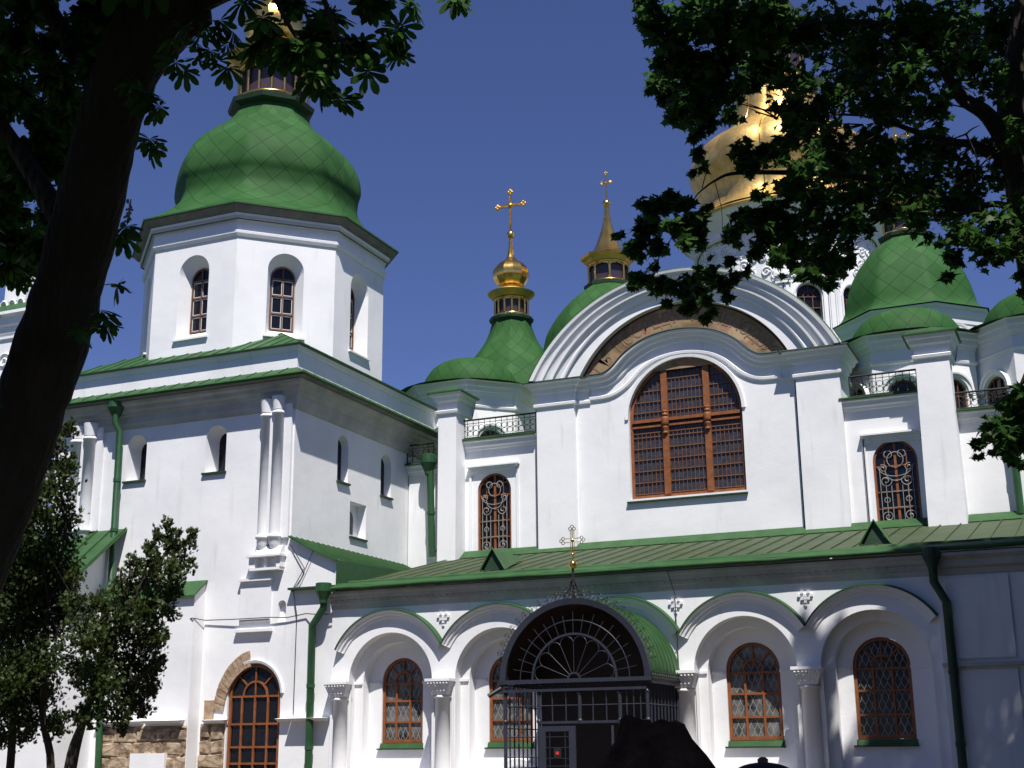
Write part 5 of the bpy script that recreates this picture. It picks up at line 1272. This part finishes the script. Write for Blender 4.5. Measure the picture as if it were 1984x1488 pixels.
# chestnut leaf: seven drooping leaflets fanning from the stalk
CT, CF = [], []
for q, L in zip((-2.1, -1.35, -.65, 0, .65, 1.35, 2.1), (.52, .78, .95, 1.0, .95, .78, .52)):
    k = len(CT); d = (math.cos(q), math.sin(q)); s_ = (-d[1], d[0])
    for u, w in ((.02, 0), (.35, .09), (.68, .17), (.88, .13), (1.0, 0), (.88, -.13), (.68, -.17), (.35, -.09)):
        CT.append((d[0]*u*L+s_[0]*w*L, d[1]*u*L+s_[1]*w*L, -.45*(u*L)**2-abs(w)*.25))
    CF.append(list(range(k, k+8)))
CT = np.array(CT)
# thuja spray: flat branching fan
TT_, TF_ = [], []
for q, L in zip((-.7, -.3, .05, .4, .8), (.6, .9, 1.0, .85, .55)):
    k = len(TT_); d = (math.cos(q), math.sin(q)); s_ = (-d[1], d[0])
    for u, w in ((.0, .0), (.5, .13), (1.0, 0), (.5, -.13)): TT_.append((d[0]*u*L+s_[0]*w*L, d[1]*u*L+s_[1]*w*L, random.uniform(-.05, .05)))
    TF_.append([k, k+1, k+2, k+3])
TT_ = np.array(TT_)

def blob_points(c, r, n, rz=None):
    """points in a lumpy ball, denser towards small sub-clumps"""
    k = max(1, int(n/14)); sub = rng.normal(0, 1, (k, 3)); sub /= np.linalg.norm(sub, axis=1)[:, None]; sub *= (rng.random(k)**(1/2.2))[:, None]*r*.85
    pick = rng.integers(0, k, n); p = sub[pick]+rng.normal(0, r*.22, (n, 3))
    if rz: p[:, 2] *= rz
    return p+np.array(c)

def cluster_cloud(spec, dens, leaf, depth_j, sc=1.0):
    """spec: (px, py, r_px, depth). Each gives a lump of leaves of true size at its own distance"""
    out = []
    for px, py, r, D in spec:
        D = D+random.uniform(-depth_j, depth_j); c = atD(px, py, D); rr = r*D/F*sc
        n = max(4, int(dens*rr*rr/(leaf*leaf))); out.append(blob_points((c.x, c.y, c.z), rr, n))
    return np.concatenate(out)

def in_view(P, mx=40):
    q = P-np.array(CAM); x = q@np.array(RT); y = q@np.array(UP); z = q@np.array(FW)
    sx = 992+F*x/z; sy = 744-F*y/z
    return (z > 0) & (sx > -mx) & (sx < 1984+mx) & (sy > -mx) & (sy < 1488+mx)

def limb(b, pts, radii, n=10, jit=.0):
    P = [Vector(p) for p in pts]; out = []; rr = []
    m = len(P)
    for i in range(m-1):
        a, b_, c, d = P[max(i-1, 0)], P[i], P[i+1], P[min(i+2, m-1)]
        for j in range(5):
            t = j/5; out.append(.5*((2*b_)+(c-a)*t+(2*a-5*b_+4*c-d)*t*t+(3*b_-a-3*c+d)*t**3)); r = radii[i]+(radii[i+1]-radii[i])*t
            rr.append(r*(1+random.uniform(-jit, jit)))
    out.append(P[-1]); rr.append(radii[-1]); b.tube(out, rr, n)
def twigs(b, start, ends, r0=.03):
    for e in ends:
        s, e = Vector(start), Vector(e); mid = (s+e)/2+Vector((random.uniform(-1, 1), random.uniform(-1, 1), random.uniform(0, 1)))*(e-s).length*.08
        limb(b, [s, mid, e], [r0, r0*.65, r0*.25], 5)

# ---- horse chestnut at left
D0 = 9.0
CH = thing('chestnut_tree', 'big leaning horse chestnut with dark trunk rising across the left edge', 'tree', (atD(-170, 1454, D0).x, atD(-170, 1454, D0).y, 0))
tr = MB(); cl = [(-170, 2000, 230), (-120, 1250, 190), (-45, 1040, 165), (24, 880, 142), (62, 775, 134), (102, 660, 136), (132, 560, 128), (165, 430, 128), (196, 300, 122), (222, 200, 118), (262, 100, 128), (322, 15, 150), (370, -90, 150), (400, -260, 150), (420, -480, 130)]
pts = [atD(x, y, D0) for x, y, w in cl]; pts[0] = Vector((pts[1].x-.1, pts[1].y, 0.0)); limb(tr, pts, [w/2*D0/F for _, _, w in cl], 18, .035)
tr.sphere(tuple(atD(372, 30, D0-.02)), .135, 8); tr.sphere(tuple(atD(148, 610, D0-.03)), .15, 8, 1.3)
trunk = tr.build('trunk', BARK, CH)
tw = MB()
limb(tw, [atD(150, 480, D0), atD(60, 330, 9.4), atD(-60, 150, 9.8)], [.10, .07, .04], 8)
limb(tw, [atD(215, 210, D0), atD(120, 60, 9.6), atD(20, -120, 10)], [.10, .07, .04], 8)
limb(tw, [atD(370, 10, D0), atD(480, -30, 8.6), atD(620, -20, 8.3), atD(780, -50, 8.1)], [.09, .06, .04, .02], 8)
limb(tw, [atD(620, -25, 8.3), atD(650, 60, 8.2), atD(690, 130, 8.2)], [.02, .015, .006], 5)
limb(tw, [atD(520, -30, 8.5), atD(560, 50, 8.4), atD(600, 110, 8.4)], [.02, .015, .006], 5)
limb(tw, [atD(345, 60, 8.9), atD(390, 70, 8.8), atD(430, 95, 8.7)], [.02, .012, .005], 5)
tw.build('limb', BARK, CH)
spec = []
def region(poly_rows, step, r, d0, d1, keep=1.0):
    """rows of (y, x0, x1)"""
    for y, x0, x1 in poly_rows:
        x = x0
        while x <= x1:
            if random.random() < keep: spec.append((x+random.uniform(-12, 12), y+random.uniform(-12, 12), r*random.uniform(.7, 1.2), random.uniform(d0, d1)))
            x += step
region([(-40, -60, 300), (20, -60, 290), (70, -60, 250), (120, -60, 225), (170, -60, 205), (220, -60, 190), (270, -60, 175), (320, -60, 155), (370, -60, 145), (420, -60, 125), (470, -60, 105), (520, -50, 70)], 46, 33, 9.2, 12.5, .93)
region([(100, -60, 230), (200, -60, 180), (300, -60, 150)], 50, 40, 11, 14, .8)
P1 = cluster_cloud(spec, 40, .13, .3)
top = [(500, 20, 22), (478, 5, 20), (535, 60, 34), (560, 20, 40), (590, 75, 40), (600, 25, 45), (640, 40, 50), (640, 95, 36), (690, 55, 46), (690, 110, 28), (730, 20, 44), (745, 85, 30), (770, 50, 26), (775, 110, 14), (615, 135, 28), (640, 165, 16), (655, 195, 8), (560, 108, 22), (505, 70, 12), (495, 100, 12), (720, 145, 12), (800, 10, 20), (885, -8, 14), (620, 175, 10)]
P2 = cluster_cloud([(x, y, r, random.uniform(7.9, 8.8)) for x, y, r in top], 13, .12, .1)
single = [(395, 55), (378, 80), (412, 60), (430, 40), (385, 115), (405, 105), (440, 90), (440, 135), (420, 125), (452, 60), (362, 50), (305, 205), (298, 185), (285, 268), (288, 290), (265, 150), (272, 190), (250, 160), (238, 462), (245, 440), (205, 632), (212, 618), (195, 610), (150, 640), (355, 140), (340, 120), (345, 80), (225, 540)]
P3 = np.concatenate([blob_points(tuple(atD(x, y, 8.6)), .03, 2) for x, y in single])
V = instances(np.concatenate([P1, P2, P3]), CT, rng.uniform(.10, .165, len(P1)+len(P2)+len(P3)), 1.1, .9)
np_mesh('crown', V, CF, 0, LEAF_C, CH, 'dark palmate foliage hanging in from above')
# upright flower spikes of the chestnut
BLOS = mat('pale_blossom', (.25, .2, .14), .8)
for x, y in ((248, 430), (288, 240)):
    b = MB(); p = atD(x, y, 8.7)
    b.tube([p, p+Vector((.01, 0, .16))], [.012, .004], 5)
    for k in range(16): q = p+Vector((random.uniform(-1, 1)*.02*(1-k/20), random.uniform(-.02, .02), .01*k)); b.sphere(tuple(q), .010, 3)
    b.build('flower_spike', BLOS, CH)

# ---- maple at right
MP = thing('maple_tree', 'maple whose dark branches hang across the upper right of the cathedral', 'tree', (atD(2080, 1454, 15).x, atD(2080, 1454, 15).y, 0))
b = MB(); DM = 15.0
tb = atD(2080, 1454, DM); b_pts = [Vector((tb.x, tb.y, 0)), atD(2075, 1200, DM), atD(2060, 900, DM), atD(2040, 650, DM), atD(2005, 480, DM), atD(1978, 330, DM), atD(1960, 200, DM), atD(1985, 40, DM), atD(2010, -200, DM), atD(2020, -500, DM)]
limb(b, b_pts, [.34, .30, .27, .25, .22, .19, .16, .14, .11, .05], 14, .03); b.build('trunk', BARK2, MP)
b = MB()
def pl(*a): return [atD(x, y, d) for x, y, d in a]
limb(b, pl((1990, 420, 15), (1960, 300, 14.8), (1915, 225, 14.6), (1865, 190, 14.5), (1830, 140, 14.3), (1780, 60, 14.2)), [.15, .12, .09, .075, .05, .03], 8)
limb(b, pl((1975, 330, 15), (1900, 283, 14.8), (1840, 275, 14.6), (1760, 250, 14.5), (1680, 215, 14.4)), [.07, .05, .045, .03, .02], 7)
limb(b, pl((2020, 560, 15), (1960, 450, 14.7), (1880, 405, 14.5), (1780, 370, 14.3), (1650, 340, 14.0), (1560, 335, 13.8), (1430, 335, 13.6), (1385, 350, 13.6), (1352, 375, 13.6)), [.09, .07, .055, .045, .035, .03, .02, .012, .007], 7)
limb(b, pl((1990, 420, 15), (1930, 395, 14.6), (1850, 415, 14.4), (1740, 410, 14.2), (1690, 435, 14.1), (1640, 462, 14)), [.05, .04, .03, .022, .014, .006], 6)
limb(b, pl((1352, 375, 13.6), (1330, 410, 13.6), (1290, 480, 13.5), (1255, 530, 13.5)), [.007, .006, .004, .003], 5)
limb(b, pl((1385, 352, 13.6), (1397, 400, 13.6), (1400, 440, 13.6)), [.006, .004, .003], 4); limb(b, pl((1372, 320, 13.6), (1360, 365, 13.6)), [.004, .006], 4)
limb(b, pl((1780, 60, 14.2), (1640, 40, 14), (1480, 60, 13.8), (1340, 90, 13.6)), [.03, .025, .015, .006], 6)
limb(b, pl((1780, 60, 14.2), (1640, 180, 14), (1520, 215, 13.8), (1430, 200, 13.7)), [.03, .02, .012, .005], 6)
limb(b, pl((2060, 860, 15), (2010, 800, 14.9), (1960, 820, 14.8), (1910, 860, 14.8)), [.05, .03, .015, .005], 6); limb(b, pl((2030, 600, 15), (1990, 720, 14.9), (1950, 800, 14.9)), [.05, .03, .01], 6)
for k in range(18):
    x, y = random.uniform(1500, 1900), random.uniform(60, 400); q = atD(x, y, 14+random.uniform(-.4, .6)); twigs(b, q, [q+Vector((random.uniform(-.5, .4), random.uniform(-.3, .3), random.uniform(-.4, .3))) for _ in range(3)], .012)
b.build('limb', BARK2, MP)
mm = [(1238, 12, 20), (1262, 30, 34), (1300, 60, 40), (1345, 30, 50), (1400, 40, 60), (1310, 110, 42), (1290, 150, 30), (1275, 165, 22), (1345, 150, 50), (1300, 185, 20), (1330, 205, 34), (1360, 220, 34), (1345, 262, 14), (1320, 240, 12), (1390, 130, 46), (1400, 180, 30), (1440, 90, 50), (1415, 215, 20), (1440, 160, 26),
  (1480, 40, 60), (1540, 60, 60), (1500, 130, 40), (1550, 150, 50), (1600, 60, 60), (1660, 60, 60), (1530, 205, 38), (1560, 240, 46), (1530, 275, 34), (1590, 200, 55), (1600, 270, 55), (1640, 150, 60), (1640, 300, 55), (1690, 110, 60), (1690, 200, 50), (1740, 60, 70), (1760, 140, 60), (1800, 60, 70), (1860, 50, 70), (1930, 60, 70), (1850, 130, 55), (1920, 140, 50), (1970, 150, 40), (1750, 200, 48), (1810, 210, 44),
  (1690, 300, 46), (1700, 260, 30), (1760, 300, 50), (1820, 290, 46), (1870, 330, 50), (1900, 290, 30), (1940, 340, 40), (1975, 250, 40), (1975, 400, 40), (1800, 350, 50), (1740, 350, 45), (1680, 360, 45), (1620, 350, 45), (1560, 320, 48), (1500, 300, 24), (1440, 300, 26), (1455, 318, 22), (1470, 290, 16), (1345, 300, 16), (1340, 335, 10), (1360, 320, 8),
  (1525, 370, 45), (1580, 385, 45), (1640, 400, 45), (1700, 400, 42), (1760, 410, 40), (1820, 400, 48), (1880, 400, 46), (1930, 430, 42), (1970, 460, 34), (1870, 450, 36), (1920, 480, 28), (1830, 460, 24), (1800, 440, 24), (1850, 500, 22), (1840, 530, 14), (1940, 500, 16), (1480, 370, 14),
  (1470, 420, 30), (1500, 400, 30), (1440, 425, 26), (1420, 450, 22), (1480, 460, 32), (1520, 440, 44), (1560, 430, 46), (1600, 450, 42), (1640, 470, 30), (1540, 490, 40), (1590, 500, 38), (1630, 515, 24), (1600, 545, 18), (1560, 530, 22), (1510, 500, 20), (1460, 490, 16), (1450, 520, 10), (1655, 430, 26), (1690, 440, 20),
  (1240, 395, 16), (1262, 405, 24), (1300, 395, 26), (1325, 400, 18), (1258, 440, 26), (1240, 480, 24), (1270, 470, 22), (1200, 458, 11), (1210, 470, 8), (1310, 440, 26), (1345, 430, 24), (1370, 405, 14), (1330, 470, 18), (1355, 462, 16), (1240, 535, 20), (1232, 555, 12), (1280, 550, 22), (1310, 560, 24), (1345, 545, 20), (1370, 525, 22), (1395, 545, 20), (1405, 570, 12), (1290, 580, 12), (1330, 585, 18), (1372, 590, 16), (1370, 620, 12), (1345, 565, 14), (1425, 535, 14), (1410, 500, 14), (1270, 520, 10),
  (1980, 540, 14), (1975, 560, 8), (1984, 500, 16),
  (1902, 860, 16), (1915, 845, 18), (1940, 830, 26), (1935, 870, 20), (1965, 800, 26), (1975, 850, 30), (1970, 890, 16), (1950, 780, 20), (1978, 770, 20), (1920, 880, 10), (1895, 880, 8), (2010, 840, 50), (2010, 770, 40)]
region_m = []
for x, y, r in mm:
    far = 1 if (x > 1560 and y < 420) else 0
    region_m.append((x, y, r, random.uniform(13.3, 14.6) if not far else random.uniform(13.6, 16)))
P4 = np.concatenate([cluster_cloud([q for q in region_m if q[0] <= 1500 or q[1] >= 480], 50, .10, .15, 1.05), cluster_cloud([q for q in region_m if q[0] > 1500 and q[1] < 480], 24, .10, .4, 1.0)])
V = instances(P4, MT, rng.uniform(.07, .125, len(P4)), 1.0, 1.4)
np_mesh('crown', V, MF, 0, LEAF_M, MP, 'dark lobed foliage against the sky')

# ---- the parts of both crowns above the picture, which shade what hangs into it
def canopy(root, P, m, leaf, T, Fc, mult, name='upper_crown'):
    S = np.array(SUN); pts = []
    pick = rng.choice(len(P), mult)
    base = P[pick]
    t = rng.uniform(1.0, 4.6, mult)
    q = base+S[None, :]*t[:, None]+rng.normal(0, .35, (mult, 3))
    q = q[~in_view(q, 60)]
    V = instances(q, T, rng.uniform(leaf*.8, leaf*1.25, len(q)), 1.0, .8)
    return np_mesh(name, V, Fc, 0, m, root)
tp = np.concatenate([P1, P2, P3, np.array([tuple(p) for p in pts[1:10] for _ in range(160)])])
canopy(CH, tp, LEAF_C, .30, CT, CF, 3000)
canopy(MP, P4[len(P4)//3:], LEAF_M, .34, MT, MF, 850)
b = MB()
limb(b, [pts[-1], pts[-1]+Vector((.3, -.8, 1.2)), pts[-1]+Vector((.2, -2.0, 2.6))], [.2, .14, .05], 8); limb(b, [pts[-2], pts[-2]+Vector((1.2, -.4, 1.4)), pts[-2]+Vector((2.6, -1.4, 2.4))], [.12, .09, .03], 8)
b.build('limb', BARK, CH)

# ---- maple standing right of the picture, near the wall; only its shadow shows
SH = thing('maple_tree', 'tall leafy maple outside the picture that shades the right end wall', 'tree', (3.4, 24.5, 0))
b = MB(); limb(b, [(3.4, 24.5, 0), (3.3, 24.4, 5), (2.6, 24.2, 10), (1.8, 23.8, 15), (1.2, 23.6, 20)], [.38, .32, .26, .16, .06], 12)
for e in ((-1.0, 23.6, 18), (.2, 22.4, 21), (4.4, 23, 20), (2.2, 25.4, 21), (5.5, 24.6, 18)): limb(b, [(2.2, 24.0, 12.5), ((2.2+e[0])/2, (24+e[1])/2, (12.5+e[2])/2+.5), e], [.17, .12, .04], 7)
b.build('trunk', BARK2, SH)
lump = []
for k in range(88):
    wx, wz = random.uniform(-4.3, 2.6), random.uniform(-1.5, 6.0)
    if wx < -3.6 and wz > 4.9: continue
    c = Vector((wx, 31.9, wz))+SUN*random.uniform(19.5, 24); lump.append((c.x, c.y, c.z, .8, 120))
for k in range(170):
    wx, wz = random.uniform(-6.5, 3.5), random.uniform(-11, -1.2)
    if wx < -4 and wz > -3: continue
    c = Vector((wx, 31.9, wz))+SUN*random.uniform(22, 27); lump.append((c.x, c.y, c.z, .9, 110))
for wx, wz, r in ((-4.6, 1.0, .6), (-4.7, 2.2, .5), (-4.5, 3.2, .55), (-4.2, 4.0, .5), (-5.3, .9, .5), (-5.4, 2.6, .4), (-5.9, 1.4, .45), (-6.3, 2.2, .45), (-6.4, 3.0, .4), (-6.6, 3.9, .3), (-6.2, 3.6, .3), (-6.8, 1.0, .4), (-7.3, .9, .35), (-5.7, 4.1, .2), (-4.4, 4.6, .4), (-6.2, .5, .5), (-7.9, 1.2, .25), (-4.9, 1.5, .4)):
    for _ in range(2):
        c = Vector((wx, 31.9, wz))+SUN*random.uniform(20.5, 23); lump.append((c.x, c.y, c.z, r, int(230*r*r)+30))
P5 = np.concatenate([blob_points(c[:3], c[3], c[4]) for c in lump])
P5 = P5[~in_view(P5, 10)]
V = instances(P5, MT, rng.uniform(.17, .25, len(P5)), 1.0, 1.0); np_mesh('crown', V, MF, 0, LEAF_M, SH)

# ---- unseen trees added out of view to keep the sky's light off the lower walls
def light_block_tree(x, y, h, r, zlow, n, label):
    t = thing('added_tree', label, 'tree', (x, y, 0), 'unseen trees added to hold back light')
    b = MB(); limb(b, [(x, y, 0), (x+.1, y+.1, h*.3), (x-.1, y, h*.6), (x, y, h*.92)], [.35, .3, .2, .05], 10)
    for k in range(6):
        a = k*1.05+x; limb(b, [(x, y, zlow+.6*k), (x+r*.4*math.cos(a), y+r*.4*math.sin(a), zlow+1.2+.7*k), (x+r*.8*math.cos(a), y+r*.8*math.sin(a), zlow+1.8+.9*k)], [.14, .09, .03], 6)
    b.build('trunk', BARK2, t)
    d = rng.normal(0, 1, (n, 3)); d /= np.linalg.norm(d, axis=1)[:, None]; d *= (rng.random(n)**.4)[:, None]
    zc = (zlow+h)/2; P = np.array([x, y, zc])+d*np.array([r, r, (h-zlow)/2]); P += rng.normal(0, .3, P.shape); P = P[~in_view(P, 30)]
    V = instances(P, MT, rng.uniform(.38, .6, len(P)), .8, .9); np_mesh('crown', V, MF, 0, LEAF_M, t)
LB = 'leafy tree added out of view to hold back light'
for x, y, h, r, zl, n in ((3.0, -1.5, 13, 4.6, 4.2, 5200), (-9, -7, 17, 5.5, 3.5, 2200), (11, -4, 18, 6, 3.5, 2200), (-20, 1, 17, 5.5, 3, 2200), (0, -14, 20, 6.5, 3, 2200), (14, 10, 17, 5.5, 3, 2200), (-30, -8, 19, 6.5, 3, 2200), (-34, 12, 16, 5, 3, 2000), (20, 24, 17, 5.5, 3, 2000), (6.2, 27.2, 14, 4.8, 1.2, 3600), (9.5, 17.5, 16, 5.5, 1.5, 3200), (5.0, 11.5, 15, 3.4, 2.0, 2600), (3.3, 27.9, 12.5, 3.1, 1.8, 5200), (2.2, 21.5, 9.5, 2.3, 1.5, 2400)):
    light_block_tree(x, y, h, r, zl, n, LB)

# ---- thujas at the tower foot
def thuja(label, bpx, D, stems, clumps, dens=105):
    b0 = atD(bpx, 1454, D); t = thing('thuja_tree', label, 'conifer', (b0.x, b0.y, 0), 'conifers in front of the stair tower')
    b = MB()
    for s in stems:
        p = [atD(x, y, D+random.uniform(-.1, .1)) for x, y in s]; p = [Vector((p[0].x-.05, p[0].y, 0))]+p
        limb(b, p, [.075]+[.06-.045*i/len(s) for i in range(len(s))], 7)
    for x, y, r in clumps:
        for _ in range(3):
            c = atD(x, y, D); e = atD(x+random.uniform(-r, r), y-random.uniform(0, r), D+random.uniform(-.4, .4)); s0 = atD(x+random.uniform(-10, 10), y+r*.9, D)
            limb(b, [s0, (Vector(s0)+e)/2, e], [.02, .013, .005], 4)
    b.build('trunk', BARK2, t)
    P = cluster_cloud([(x, y, r, D) for x, y, r in clumps], dens, .12, .5, 1.1)
    N = len(P); az = rng.random(N)*2*PI; el = rng.normal(.75, .45, N)
    ax = np.stack([np.cos(az)*np.cos(el), np.sin(az)*np.cos(el), np.sin(el)], 1); up = rng.normal(0, 1, (N, 3)); sd = np.cross(up, ax); sd /= np.linalg.norm(sd, axis=1)[:, None]; nr = np.cross(ax, sd)
    sz = rng.uniform(.045, .085, N)
    V = P[:, None, :]+sz[:, None, None]*(TT_[None, :, 0, None]*ax[:, None, :]+TT_[None, :, 1, None]*sd[:, None, :]+TT_[None, :, 2, None]*nr[:, None, :])
    np_mesh('crown', V, TF_, 0, LEAF_T, t)
thuja('tall dark thuja with several stems beside the leaning chestnut trunk', 60, 19.0, [[(20, 1480), (30, 1300), (60, 1000), (100, 850)], [(98, 1488), (82, 1380), (90, 1200), (100, 1000)]],
      [(100, 800, 18), (128, 830, 18), (105, 860, 30), (125, 900, 26), (80, 900, 30), (115, 945, 38), (70, 960, 40), (60, 1020, 48), (118, 1010, 36), (110, 1070, 44), (50, 1090, 55), (20, 1150, 60), (90, 1130, 50), (130, 1120, 36), (60, 1200, 60), (115, 1195, 42), (0, 1230, 60), (70, 1270, 55), (20, 1310, 55), (80, 1340, 40), (30, 1370, 45), (110, 1400, 28), (50, 1410, 30), (0, 1420, 30), (-30, 1100, 60), (-30, 1330, 60)])
thuja('smaller leaning thuja with a forked tip in front of the tower downpipe', 180, 18.0, [[(132, 1488), (160, 1400), (200, 1300), (250, 1180), (310, 1070)], [(140, 1488), (175, 1350), (215, 1200)]],
      [(325, 1018, 13), (340, 1030, 12), (306, 1035, 12), (374, 1035, 11), (368, 1052, 14), (290, 1060, 14), (325, 1055, 22), (350, 1075, 22), (300, 1085, 26), (340, 1100, 28), (262, 1100, 20), (290, 1125, 32), (330, 1140, 28), (250, 1140, 32), (290, 1180, 38), (330, 1185, 20), (240, 1195, 40), (280, 1235, 38), (310, 1230, 20), (190, 1180, 30), (165, 1230, 40), (210, 1260, 45), (265, 1290, 40), (300, 1285, 22), (290, 1330, 26), (240, 1340, 40), (190, 1320, 42), (150, 1300, 34), (270, 1370, 24), (225, 1385, 24), (180, 1390, 26), (235, 1415, 12), (150, 1390, 18), (145, 1170, 26)])

# ---------------------------------------------------------------- two visitors, seen only by their headgear at the lower edge
def person(loc, h, label, hatfn, jacket, yaw=0.0):
    t = thing('person', label, 'person', loc)
    J = {'pelvis': (0, 0, .53*h), 'belly': (0, .01, .62*h), 'chest': (0, .01, .74*h), 'neck': (0, 0, .84*h), 'head0': (0, -.01, .885*h), 'head': (0, -.02, .945*h), 'crown': (0, 0, .985*h)}
    vs, es, rs = [], [], []
    def ad(p, r, par=None):
        vs.append(p); rs.append(r)
        if par is not None: es.append((par, len(vs)-1))
        return len(vs)-1
    pe = ad(J['pelvis'], .15); be = ad(J['belly'], .14, pe); ch = ad(J['chest'], .16, be); ne = ad(J['neck'], .065, ch); h0 = ad(J['head0'], .075, ne); hd = ad(J['head'], .095, h0); ad(J['crown'], .07, hd)
    for s in (-1, 1):
        sh = ad((s*.17, .01, .80*h), .075, ch); el = ad((s*.24, .03, .62*h), .05, sh); wr = ad((s*.23, -.06, .48*h), .032, el)
        pm = ad((s*.23, -.08, .445*h), .034, wr)
        for k in range(4): f1 = ad((s*(.215+.012*k), -.085-.018*(k-1.5), .41*h), .010, pm); ad((s*(.21+.012*k), -.075-.018*(k-1.5), .385*h), .008, f1)
        th = ad((s*.205, -.115, .43*h), .010, pm); ad((s*.2, -.125, .41*h), .008, th)
        hp = ad((s*.095, 0, .50*h), .10, pe); kn = ad((s*.10, -.02, .28*h), .062, hp); an = ad((s*.10, .02, .05*h), .042, kn); ft = ad((s*.105, -.12, .02*h), .04, an)
    me = bpy.data.meshes.new('body'); me.from_pydata(vs, es, []); o = bpy.data.objects.new('body', me); link(o, t, Vector(loc))
    sm = o.modifiers.new('skin', 'SKIN'); lay = me.skin_vertices[0].data
    for i, r in enumerate(rs): lay[i].radius = (r, r)
    lay[0].use_root = True
    o.modifiers.new('sub', 'SUBSURF').levels = 1; o.modifiers['sub'].render_levels = 2; me.materials.append(jacket)
    hatfn(t, Vector(loc)+Vector((0, 0, h)))
    return t
def brim_hat(t, top):
    b = MB(); n = 40; rows = []
    x, y, z = top
    prof = [(.23, -.17), (.20, -.185), (.150, -.165), (.134, -.10), (.112, -.068), (.084, -.035), (.070, -.006), (.055, .0), (.02, -.012), (.001, -.014)]
    vs = []
    for i, (r, dz) in enumerate(prof):
        for k in range(n):
            a = 2*PI*k/n; rr = r*(1+.10*abs(math.cos(a)) if i < 3 else 1+.04*math.sin(3*a+1)); zz = z+dz
            if i < 2: zz += .05*abs(math.cos(a))**2
            if i > 5: zz += .014*abs(math.cos(a))-.014*max(0, math.sin(a)) + (.008*math.cos(a+2.6))
            if 2 < i < 8: rr *= 1+.035*math.sin(5*a)*(.5+.5*math.sin(9*a)); 
            vs.append((x+rr*math.cos(a)*1.02, y+rr*math.sin(a)*1.15, zz+.003*math.sin(7*a+i)))
    b.add(vs, [(i*n+k, i*n+(k+1) % n, (i+1)*n+(k+1) % n, (i+1)*n+k) for i in range(len(prof)-1) for k in range(n)], smooth=True)
    return b.build('hat', mat('worn_brown_leather', (.028, .013, .009), .95, noise=.7, nscale=13, bump=1.0, bscale=22, base2=(.10, .050, .032), spec=.08), t, 'dark brown pinched-crown leather hat')
def cap(t, top):
    b = MB(); x, y, z = top
    b.lathe(x, y, smooth_prof([(.105, z-.125), (.11, z-.10), (.106, z-.065), (.085, z-.028), (.05, z-.008), (.001, z)], 4), 28)
    o = b.build('cap', mat('dark_cap_cloth', (.016, .012, .018), .9, noise=.3, nscale=30), t); b = MB(); b.lathe(x, y, [(.014, z-.004), (.015, z+.006), (.008, z+.012), (.001, z+.013)], 10); b.build('button', mat('rusty_button', (.16, .05, .02), .6), o); return o
p = atD(1262, 1404, 3.05); person((p.x, p.y, 0), p.z, 'person in a dark brown pinched leather hat, only the crown visible at the bottom edge', brim_hat, mat('dark_jacket', (.02, .018, .02), .9))
p = atD(1478, 1476, 3.6); person((p.x, p.y, 0), p.z, 'person in a rounded dark cap with a button, barely rising above the bottom edge', cap, mat('dark_coat', (.02, .02, .03), .9))
print('leaves', len(P1)+len(P2)+len(P3), len(P4), len(P5))
